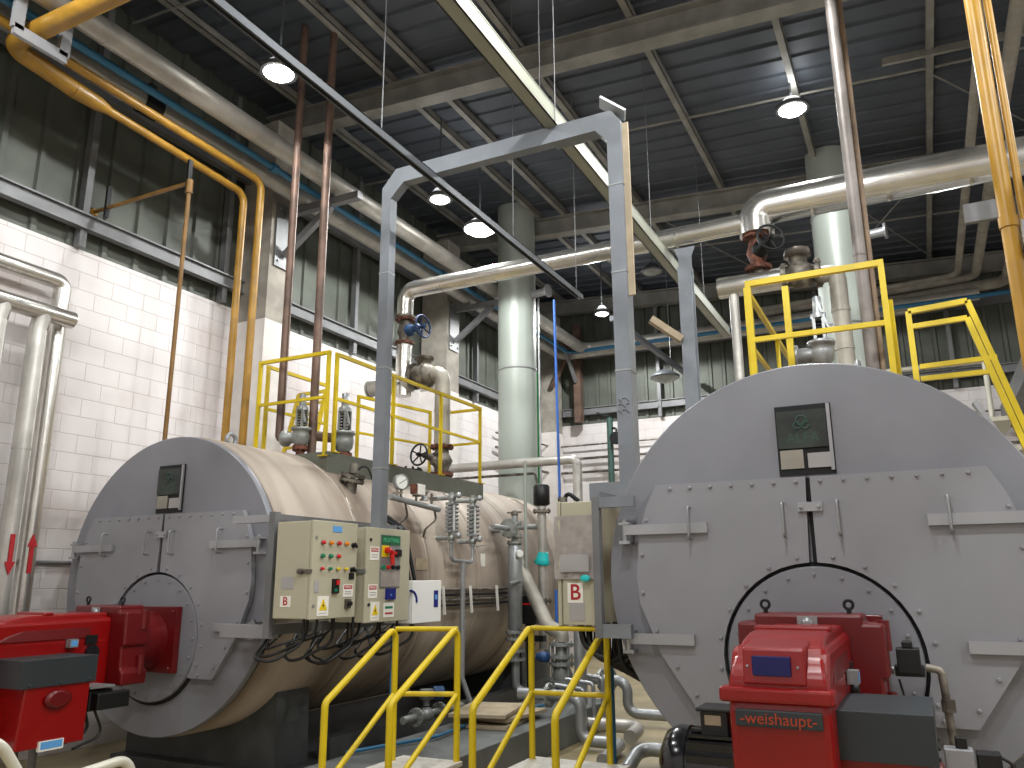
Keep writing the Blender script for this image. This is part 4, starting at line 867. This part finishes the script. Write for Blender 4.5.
MB().prism([(-7.53,4.65,1.85),(-7.53,4.75,1.85),(-7.53,4.7,1.73)],(.01,0,0)).box((-7.535,4.68,1.85),(-7.522,4.72,2.1)).build('flow_arrow', M['redink'], t)
tag(MB().tube([(-7.97, 3, 1.86), (-7.97, 7, 1.86)], .02, seg=8).ring((-7.97,5.75,1.86),(0,1,0),[(0,.03),(.06,.03)],8).build('wall_conduit', M['girt']), 'thin grey conduit low along the white block wall', 'conduit')
# things on the end wall
for z, r in ((4.73, .02), (4.42, .03), (4.1, .03)):
    tag(MB().tube([(-7.9, 15, z), (-7.6, 17.45, z), (4, 17.45, z)], r, bend=.15, seg=8).build('wall_pipe', M['grimy']), {4.73: 'topmost thin pipe along the white end wall', 4.42: 'middle dark pipe along the white end wall', 4.1: 'lowest grey pipe along the white end wall'}[z], 'pipe', 'pipes along the end wall')
a = (-5.868, 16.500, 4.189)
t = thing('lamp_post', 'dark green post with small round spotlight before the end wall', 'post', (a[0], 16.5, 0))
MB().cyl((a[0], 16.5, 0), (a[0], 16.5, (-5.834, 16.500, 5.115)[2]), .07, 10).build('post', M['darkgreen'], t)
q = (-5.701, 16.400, 4.644); MB().ring(q, (.3,-1,-.2), [(-.08,.05),(0,.13),(.06,.14)], 16).build('spotlight', M['iron'], t)
MB().tube([(a[0], 16.5, q[2]+.25), (q[0], 16.45, q[2]+.22), q], .025, bend=.05, seg=6).tube([(a[0]-.3,16.5,q[2]+.62),(a[0],16.5,q[2]+.5)],.02,seg=6).build('arm', M['iron'], t)

# ---------------------------------------------------------------- instruments on the flank of the left boiler
GX = -4.68
def level_gauge(label, y, z0, z1):
    t = thing('level_gauge', label, 'gauge', (GX, y, z0), 'water level gauges')
    mb = MB().box((GX-.035, y-.035, z0+.05), (GX+.03, y+.035, z1-.05)).build('glass_frame', M['valvegrey'], t, bev=.006)
    MB().box((GX+.025, y-.012, z0+.08), (GX+.034, y+.012, z1-.08)).build('sight_glass', M['glassgauge'], mb)
    for k in range(8):
        z = z0+.07+(z1-z0-.14)*k/7
        MB().bar((GX, y-.085, z), (GX, y+.085, z), .06, .032).cyl((GX+.01,y-.06,z),(GX+.055,y-.06,z),.011,6).cyl((GX+.01,y+.06,z),(GX+.055,y+.06,z),.011,6).build('clamp', M['galv'], t)
    for z in (z0, z1):
        v = MB().ball((GX, y, z), .05, 12).tube([(-4.95, y-.02, z), (GX, y, z)], .025, seg=8).cyl((GX, y, z-.06), (GX, y, z+.06), .035, 10).build('cock', M['valvegrey'], t)
        MB().cyl((GX, y, z), (GX+.09, y-.03, z+.02), .02, 8).ball((GX+.11, y-.035, z+.02), .035, 10).build('cock_handle', M['galv'], v)
    MB().bar((GX+.06, y+.0, z0-.06), (GX+.08, y+.16, z0-.04), .02, .012).build('lever', M['galv'], t)
level_gauge('left of two flanged water level gauges on left boiler flank', 7.82, 2.12, 2.56)
level_gauge('right of two flanged water level gauges on left boiler flank', 8.3, 2.1, 2.57)
t = thing('drain_pipe', 'forked silver drain pipe below the two water level gauges', 'pipe', (GX, 8.1, .3))
MB().tube([(GX, 7.82, 2.08), (GX, 7.82, 1.88), (GX, 8.3, 1.86), (GX, 8.3, 2.08)], .022, bend=.06, seg=8).build('fork', M['galv'], t)
MB().tube([(GX, 8.08, 1.87), (GX, 8.08, .62), (GX+.1, 8.15, .3), (GX+.1, 8.3, 0)], .03, bend=.1, seg=10).build('drop_pipe', M['galv'], t)
t = thing('instrument_rail', 'horizontal silver impulse pipe carrying gauge and switch on left boiler', 'rail', (GX, 7.1, 2.3))
MB().tube([(GX, 6.62, 2.47), (GX, 7.55, 2.41)], .03, seg=10).build('manifold', M['galv'], t)
for y in (6.75, 7.1, 7.4): MB().cyl((GX, y, 2.46), (GX, y, 2.57), .014, 8).bar((GX-.03,y-.03,2.52),(GX+.05,y+.03,2.52),.02,.02).build('cock', M['grimy'], t)
for y in (6.9, 7.45): MB().tube([(GX, y, 2.43), (GX-.02, y+.08, 2.3), (GX-.12, y+.02, 2.2), (GX-.2, y+.1, 2.1)], .012, bend=.05, seg=6).build('impulse_tube', M['grimy'], t)
t = thing('pressure_gauge', 'round white dial pressure gauge on left boiler flank', 'gauge', (GX, 6.76, 2.6)); q = V((GX+.03, 6.78, 2.63))
MB().ring(q, (.93,-.37,0), [(-.05,.076),(0,.08),(.015,.08),(.015,.07)], 26, cap=False).ring(q, (.93,-.37,0), [(-.05,.0001),(-.049,.076)], 20, cap=False).build('case', M['galv'], t)
dd = V((.93,-.37,0)).normalized(); dl = MB().ring(q, dd, [(.0,.071),(.006,.071)], 26).build('dial', M['glassgauge'], t)
sd = V((.37,.93,0)).normalized()
MB().bar(q+dd*.009-sd*.03-V((0,0,.02)), q+dd*.009+sd*.05+V((0,0,.03)), .008, .004).build('needle', M['black'], dl)
MB().cyl(q-V((0,0,.07)), q-V((.02,-.02,.2)), .013, 8).build('stem', M['grimy'], t)
t = thing('pressure_switch', 'small white and brown box switch beside the round pressure gauge', 'switch', (GX, 7.15, 2.5))
MB().box((GX-.03, 7.06, 2.53), (GX+.05, 7.2, 2.64)).build('box', M['label'], t, bev=.006)
MB().box((GX-.03, 7.055, 2.535), (GX+.045, 7.03, 2.635)).build('side_cover', M['rustflange'], t)
MB().ring((GX, 7.25, 2.48), (0,0,1), [(0,.05),(.02,.05),(.02,.03),(.08,.03),(.08,.045),(.1,.045)], 12).build('bellows', M['galv'], t)
# flanged nozzle high on the shell
a = math.radians(47); n = V((math.sin(a), 0, math.cos(a))); c = V((FX, 6.6, FZ)) + n*1.3; n = V((.2, 0, 1)).normalized()
t = thing('inspection_nozzle', 'grimy flanged nozzle standing on the shell before the trunking', 'nozzle', c)
MB().cyl(c - n*.05, c + n*.12, .06, 14).ring(c+n*.17,(0,0,1),[(0,.05),(.1,.04)],12).build('neck', M['grimy'], t)
MB().flange(c + n*.1, n, .125, .03).flange(c + n*.145, n, .125, .03).build('flange', M['grimy'], t)
MB().tube([c+n*.16, c+n*.3+V((.05,.1,0)), c+V((.2,.25,-.1)), c+V((.24,.3,-.5))], .012, bend=.1, seg=6).build('lead', M['cable'], t)
# pipe conduits along the flank
t = thing('conduit_bank', 'bank of four dark conduits along left boiler flank with white ties', 'conduit', (-4.8, 8.4, 1.3))
for k in range(4): MB().tube([(-4.765, 6.75, 1.56-.055*k), (-4.765, 9.4, 1.56-.055*k)], .014, seg=8).build('conduit', M['iron'] if k % 2 else M['grimy'], t)
for y in (7.2, 7.75, 8.35, 9.0): MB().bar((-4.735, y, 1.6), (-4.735, y+.04, 1.3), .012, .03, up=(1,0,0)).build('tie', M['label'], t)
t = thing('junction_plate', 'small yellowed plate stuck on left boiler shell', 'plate', (-4.8, 7.6, 1.8))
MB().bar((-4.79, 7.3, 1.83), (-4.79, 7.52, 1.83), .012, .12).build('plate', M['cardboard'], t)
tag(MB().bar((-4.8, 8.72, 1.9), (-4.8, 8.82, 1.9), .012, .15).build('tag_plate', M['label']), 'small pale tag on left boiler shell right of the drain fork', 'tag')
# water column and feed pipes near the rear of the left boiler
CXw, CYw = -4.62, 9.28
t = thing('water_column', 'tall silver column with flanged top cross beside left boiler rear', 'column', (CXw, CYw, .2))
MB().ring((CXw, CYw, 1.05), (0,0,1), [(0,.04),(.05,.09),(1.0,.09),(1.08,.05)], 20).build('column_tube', M['galv'], t)
MB().cyl((CXw, CYw, .55), (CXw, CYw, 1.06), .05, 12).tube([(CXw,CYw,.6),(CXw,CYw,.36),(CXw+.3,CYw+.1,.34)],.05,bend=.1,seg=10).build('lower_pipe', M['galv'], t)
for z in (.72, .82, .96, 1.04): MB().flange((CXw, CYw, z), (0,0,1), .12, .03).build('flange', M['valvegrey'], t)
MB().cyl((CXw, CYw, 2.1), (CXw, CYw, 2.46), .04, 12).tube([(-5.0, CYw-.02, 2.29), (CXw, CYw, 2.29)], .045, seg=10).tube([(CXw,CYw-.6,2.29),(CXw,CYw,2.29)],.03,seg=10).build('cross_pipe', M['galv'], t)
for z in (2.12, 2.2, 2.36): MB().flange((CXw, CYw, z), (0,0,1), .1, .025).build('flange', M['valvegrey'], t)
MB().flange((CXw, CYw-.17, 2.29), (0,1,0), .12, .03).build('flange', M['valvegrey'], t)
MB().bar((CXw-.1, CYw, 2.5), (CXw+.1, CYw, 2.5), .03, .02).ball((CXw, CYw, 2.48), .05, 10).build('vent_cock', M['grimy'], t)
MB().ring((CXw+.11, CYw-.08, 1.98), (.75,-.6,0), [(-.03,.045),(.0,.05),(.01,.042)], 18).build('gauge', M['glassgauge'], t)
MB().cyl((CXw+.02, CYw-.15, 1.62), (CXw+.14, CYw-.12, 1.66), .03, 8).build('try_cock', M['galv'], t)
PXw, PYw = -4.5, 9.85
t = thing('probe_column', 'pipe column with black cylinder cap and turquoise tape', 'column', (PXw, PYw, .5))
MB().ring((PXw, PYw, 2.62), (0,0,1), [(0,.07),(.02,.11),(.26,.11),(.28,.09)], 20).build('probe_cap', M['black'], t)
MB().cyl((PXw, PYw, .8), (PXw, PYw, 2.62), .06, 14).build('tube', M['foild'], t)
for z in (2.55, 1.4, 1.15): MB().flange((PXw, PYw, z), (0,0,1), .12, .035).build('flange', M['grimy'], t)
MB().ring((PXw, PYw, 1.93), (.2,-.1,1), [(-.08,.065),(-.06,.11),(0,.085),(.09,.065)], 14).build('tape', M['cyan'], t)
MB().tube([(PXw-.4, PYw, 2.35), (PXw, PYw, 2.35)], .035, seg=8).tube([(PXw-.4, PYw, 1.5), (PXw, PYw, 1.5)], .035, seg=8).build('branch', M['galv'], t)
t = thing('feed_column', 'grimy vertical pipe with unions just left of the B cabinet', 'pipe', (-4.3, 10.05, .4))
MB().cyl((-4.28, 10.05, .4), (-4.28, 10.05, 2.7), .04, 12).build('pipe', M['galv'], t)
for z in (2.66, 2.5, 2.2, 1.9, 1.62, 1.3): MB().ring((-4.28, 10.05, z), (0,0,1), [(0,.07),(.08,.07)], 8).build('union', M['grimy'], t)
MB().tube([(-4.28,10.05,2.68),(-4.2,10.05,2.8),(-4.05,10.05,2.68)],.03,bend=.05,seg=8).build('elbow', M['iron'], t)
tag(MB().tube([(-4.62, 9.6, 0), (-4.62, 9.6, 3.2)], .022, seg=8).build('thin_pipe', M['chimney']), 'thin greenish pipe standing just left of the black capped column', 'pipe')
t = thing('diagonal_pipe', 'grey jacketed pipe sloping down right to an elbow beneath B cabinet', 'pipe', (-3.8, 9.2, .9))
MB().tube([(-4.85, 9.75, 1.97), (-4.142, 9.200, 1.123), ((-3.962, 9.200, 1.035)[0], 9.2, (-3.962, 9.200, 1.035)[2]), ((-3.962, 9.200, 1.035)[0], 9.2, .95)], .085, bend=.14, seg=16).build('jacket', M['dulljacket'], t)
vx = (-3.968, 9.200, 0.742)[0]
t = thing('globe_valve', 'grey flanged globe valve below the sloping jacketed pipe', 'valve', (vx, 9.2, .3))
MB().ring((vx, 9.2, .3), (0,0,1), [(0,.06),(.15,.06),(.27,.13),(.37,.09),(.65,.06)], 16).build('valve_body', M['valvegrey'], t)
for z in (.92, .78, .7, .5): MB().flange((vx, 9.2, z), (0,0,1), .15, .035).build('flange', M['valvegrey'], t)
for k in (-1, 1): MB().cyl((vx+k*.1, 9.15, .5), (vx+k*.1, 9.15, .9), .02, 8).build('yoke_pillar', M['galv'], t)
MB().ring((vx-.27, 9.1, .78), (1,-.2,0), [(0,.04),(.05,.06),(.14,.06),(.15,.03)], 12).build('blue_plug', M['bluevalve'], t)
t = thing('silver_pipe', 'thick silver vertical pipe behind second yellow stair, under B cabinet', 'pipe', ((-3.655, 9.000, 0.878)[0], 9.0, .3))
MB().cyl(((-3.655, 9.000, 0.878)[0], 9.0, .3), ((-3.655, 9.000, 0.878)[0], 9.0, 1.5), .07, 14).build('pipe', M['galv'], t)
t = thing('pump_controller', 'black box with red stripe beside the silver column', 'controller', ((-4.522, 9.500, 1.270)[0], 9.5, .3))
q = (-4.522, 9.500, 1.270); MB().box((q[0]-.13, 9.4, q[2]-.14), (q[0]+.13, 9.6, q[2]+.2)).build('box', M['black'], t, bev=.01)
MB().box((q[0]-.131, 9.396, q[2]+.09), (q[0]+.131, 9.4, q[2]+.11)).build('stripe', M['redp'], t)
MB().cyl((q[0], 9.5, .3), (q[0], 9.5, q[2]-.14), .05, 12).box((q[0]-.2,9.45,q[2]-.35),(q[0]+.2,9.55,q[2]-.28)).build('stand', M['iron'], t)
for px, ya, m, lb in ((609, 5.62, 'blue', 'blue vertical pipe right beside second stair post'), (393, 6.3, 'blue', 'blue vertical pipe behind the first yellow stair'), (556, 9.6, 'bluehose', 'bright blue vertical pipe behind second yellow stair')):
    q = {609: (-2.064, 5.620, 1.141), 393: (-4.368, 6.300, 1.166), 556: (-4.204, 9.600, 1.537)}[px]
    tag(MB().cyl((q[0], ya, 0), (q[0], ya, q[2]), .03 if px == 609 else .02, 10).build('vertical_pipe', M[m]), lb, 'pipe')
# ---------------------------------------------------------------- plinths and floor pipes
tag(MB().box((-4.35, 4.6, 0), (-3.47, 9.45, .3)).build('concrete_plinth', M['plinth'], bev=.01), 'low grey painted plinth along the aisle below pumps and boards', 'plinth')
tag(MB().box((-7.05, 5.6, 0), (-4.9, 11.6, .1)).build('boiler_plinth', M['skid'], bev=.01), 'dark foundation slab beneath the left boiler', 'plinth')
tag(MB().box((-1.55, 5.6, 0), (.6, 11.6, .1)).build('boiler_plinth', M['skid'], bev=.01), 'dark foundation slab beneath the right boiler', 'plinth')
tag(MB().box((-3.3, 11.4, 0), (-2.3, 12.6, .015)).build('floor_mat', M['label']), 'pale sheet lying on the beige floor in the back aisle', 'sheet')
random.seed(5)
bd = (-3.964, 7.500, 0.360)
for k, (dx, dy, dz, rot, lb) in enumerate(((0, 0, 0, .1, 'pale wooden board lowest in the pile on plinth'), (.03, .12, .05, -.08, 'pale wooden board in the middle of the pile on plinth'), (-.05, -.05, .1, .22, 'pale wooden board topmost in the pile on plinth'))):
    o = MB().box((-.28, -.4, 0), (.28, .4, .035)).build('wooden_board', M['cardboard'], loc=(0,0,0), bev=.004)
    o.location = (bd[0]+dx, bd[1]+dy, .302+dz); o.rotation_euler.z = rot; tag(o, lb, 'board', 'wooden boards on the plinth')
def fpipe(name, label, pts, r, m='galv', fl=()):
    t = thing(name, label, 'pipe', V(pts[-1])*1.0, 'grey floor pipes')
    MB().tube(pts, r, bend=r*2.2, seg=14).build('pipe', M[m], t)
    for p, d in fl: MB().flange(p, d, r*2.1, .03).build('flange', M['valvegrey'], t)
zf = .08
a, b, c, d = (-3.693, 8.100, 0.517), (-3.292, 8.100, 0.500), (-3.305, 8.100, 0.018), (-2.875, 8.100, -0.030)
fpipe('floor_pipe', 'grey pipe bending over plinth edge and along floor behind second stair', [(a[0]-.3, 8.1, b[2]), (b[0], 8.1, b[2]), (c[0], 8.1, .09), (d[0], 8.1, .09), (d[0]+.1, 7.3, .09)], .058, fl=[((a[0]+.05, 8.1, b[2]), (1,0,0))])
a, b, c, d = (-3.778, 9.600, 0.532), (-3.300, 9.600, 0.497), (-3.322, 9.600, -0.022), (-2.884, 9.600, -0.098)
fpipe('floor_pipe', 'grey elbowed pipe with bolted flanges beside right boiler front', [(a[0]-.3, 9.6, b[2]), (b[0], 9.6, b[2]), (c[0], 9.6, .14), (d[0]+.5, 9.6, .14)], .06, fl=[((a[0]+.15, 9.6, b[2]), (1,0,0)), ((a[0]+.28, 9.6, b[2]), (1,0,0))])
a, b = (-3.500, 8.700, 0.041), (-2.873, 8.700, 0.028)
fpipe('floor_pipe', 'silver jacketed pipe lying on floor, bending down past plinth end', [(a[0], 8.7, .15), (b[0], 8.7, .15), (b[0]+.02, 8.3, .12)], .07, 'foild')
a, b = (-2.522, 7.600, 0.164), (-2.258, 7.600, 0.210)
fpipe('floor_pipe', 'grey hooped pipe end beside the black motor on floor', [(a[0], 7.2, .05), (a[0], 7.6, .16), (b[0]+.4, 7.6, .16)], .06)
for k in range(3):
    y = 8.5+.28*k
    fpipe('floor_pipe', ('first', 'second', 'third')[k]+' thin grey pipe hooking over the plinth edge, counting from the front', [(-3.75, y, .55+.03*k), (-3.42, y, .52+.03*k), (-3.42, y, .02)], .022)
t = thing('blue_hose', 'blue hose lying on plinth behind first yellow stair', 'hose', (-4.1, 6.3, .3))
MB().tube([(-4.3, 5.6, .33), (-4.0, 6.5, .33), (-4.1, 7.4, .33), (-3.9, 8.6, .33)], .015, bend=.4, seg=8).build('hose', M['blue'], t)
t = thing('control_valve', 'motor valve with bright blue cap low beside the left boiler', 'valve', (-4.5, 7.2, .2))
q = V((-4.500, 7.187, 0.517)); 
MB().tube([q+V((0,-.5,-.12)), q+V((0,.6,-.12)), q+V((0,.75,-.4))], .035, bend=.1, seg=12).ball(q+V((0,-.1,-.12)), .075, 14).build('valve_body', M['valvegrey'], t)
for dy in (-.28, .14): MB().flange(q+V((0,dy,-.12)), (0,1,0), .085, .025).build('flange', M['valvegrey'], t)
MB().ring(q+V((0,-.1,-.04)), (0,0,1), [(0,.03),(.06,.04),(.06,.07),(.15,.07)], 16).build('actuator', M['galv'], t)
MB().ring(q+V((0,.02,.06)), (.5,.6,0), [(0,.065),(.1,.065)], 16).build('blue_cap', M['bluevalve'], t)
# ---------------------------------------------------------------- yellow stepped platforms
def stile(label, A, B, C, D, X=0):
    """A,B lower rail ends (left,right), C,D upper rail ends"""
    A, B, C, D = map(V, (A, B, C, D)); t = thing('step_platform', label, 'steps', ((A.x+B.x)/2, A.y, 0), 'yellow railed step platforms')
    r = .022
    for lo, up in ((A, C), (B, D)):
        hr = MB().tube([(lo.x, lo.y, 0), lo, up, (up.x, up.y, 0)], r, bend=.05, seg=12).build('handrail', M['yellow'], t)
        m0 = V((lo.x, lo.y, lo.z-.5)); m1 = V((up.x, up.y, up.z-.45))
        MB().tube([m0, m1], r*.85, seg=10).build('mid_rail', M['yellow'], hr)
    for dz in (.02, .45): MB().tube([C-V((0,0,dz)), D-V((0,0,dz))], r*.8, seg=10).build('cross_bar', M['yellow'], t)
    zp = .47; x0, x1 = min(C.x, A.x)-.03, max(D.x, B.x)+.03; yb_ = max(C.y, D.y)
    MB().box((x0, yb_-.42, zp-.03), (x1, yb_+.02, zp)).build('tread_plate', M['tread'], t, bev=.004)
    MB().box((x0, yb_-.78, zp-.24), (x1, yb_-.46, zp-.21)).build('tread_plate', M['tread'], t, bev=.004)
    for x in (x0+.03, x1-.03): MB().box((x-.02, yb_-.8, 0), (x+.02, yb_, zp-.25)).box((x-.02, yb_-.42, 0), (x+.02, yb_, zp-.03)).build('side_frame', M['yellow'], t)
stile('yellow railed steps before the left boiler cabinets, left of the two', (-3.392, 4.187, 0.930), (-2.978, 4.284, 0.930), (-3.400, 4.936, 1.346), (-2.985, 5.089, 1.346))
stile('yellow railed steps beside right boiler, partly under B cabinet, right of the two', (-2.466, 4.386, 0.930), (-1.913, 4.322, 0.930), (-2.557, 5.385, 1.346), (-2.015, 5.445, 1.346))
# pale tube rail at the lower left
t = thing('tube_rail', 'pale hooped tube rail in the lower left corner before red burner', 'rail', (-4.6, 3.4, 0))
q0, q1, q2 = (-4.600, 2.957, 0.818), (-4.600, 3.319, 0.620), (-4.600, 3.760, 0.600)
MB().tube([(-4.6, 2.2, q0[2]+.16), (-4.6, q0[1], q0[2]), (-4.6, q0[1]+.32, .35), (-4.6, q0[1]+.34, 0)], .03, bend=.2, seg=12).build('rear_tube', M['cream'], t)
MB().tube([(-4.55, q1[1], 0), (-4.55, q1[1]-.02, q2[2]-.04), (-4.55, q2[1], q2[2]), (-4.55, q2[1]+.12, 0)], .03, bend=.1, seg=12).build('front_hoop', M['cream'], t)
# ---------------------------------------------------------------- light, world, camera
def light(kind, loc, power, rot=(0,0,0), size=.3, spot=2.6, col=(.985,1,.985)):
    l = bpy.data.lights.new('bay_or_fill_light', kind); l.energy = power; l.color = col
    if kind == 'SPOT': l.spot_size = spot; l.spot_blend = .1; l.shadow_soft_size = size
    elif kind == 'AREA': l.size = size
    else: l.shadow_soft_size = size
    o = bpy.data.objects.new('bay_or_fill_light', l); COL.objects.link(o); o.location = loc; o.rotation_euler = rot
    return o
for (p, r, lb, on), w in zip(LP, LAMP_W):
    if on:
        light('SPOT', (p[0], p[1], p[2]-r*.55), w, size=r*.5, spot=2.9)
        light('POINT', (p[0], p[1], p[2]+.22), w*.03, size=.2)  # weak fill light added above the housing to brighten the roof
for p, w in EXTRA:
    light('SPOT', p, w, size=.15, spot=2.9); light('POINT', (p[0], p[1], p[2]+.3), w*.035, size=.2)  # the point light is an added fill that lifts the dark roof
w = bpy.data.worlds.new('plant air'); SC.world = w; w.use_nodes = True
w.node_tree.nodes['Background'].inputs['Color'].default_value = (.75, .82, 1, 1); w.node_tree.nodes['Background'].inputs['Strength'].default_value = .15
cam = bpy.data.cameras.new('camera'); co = bpy.data.objects.new('camera', cam); COL.objects.link(co); SC.camera = co
cam.sensor_width = 36; cam.sensor_fit = 'HORIZONTAL'; cam.lens = 36*805.5/1024; cam.clip_start = .05
yaw, pit, rol = math.radians(-26.593), math.radians(13.744), math.radians(-.349)
f = V((math.sin(yaw)*math.cos(pit), math.cos(yaw)*math.cos(pit), math.sin(pit))); r = V((math.cos(yaw), -math.sin(yaw), 0)); u = r.cross(f)
r2 = r*math.cos(rol) + u*math.sin(rol); u2 = u*math.cos(rol) - r*math.sin(rol)
mw = Matrix((r2, u2, -f)).transposed().to_4x4(); mw.translation = (0, 0, 1.65); co.matrix_world = mw
vs = SC.view_settings; SC.display_settings.display_device = 'sRGB'; vs.view_transform = 'Standard'; vs.look = 'None'; vs.gamma = 1; vs.use_curve_mapping = False; vs.exposure = EXPO
SC.cycles.use_denoising = True; SC.cycles.max_bounces = 6
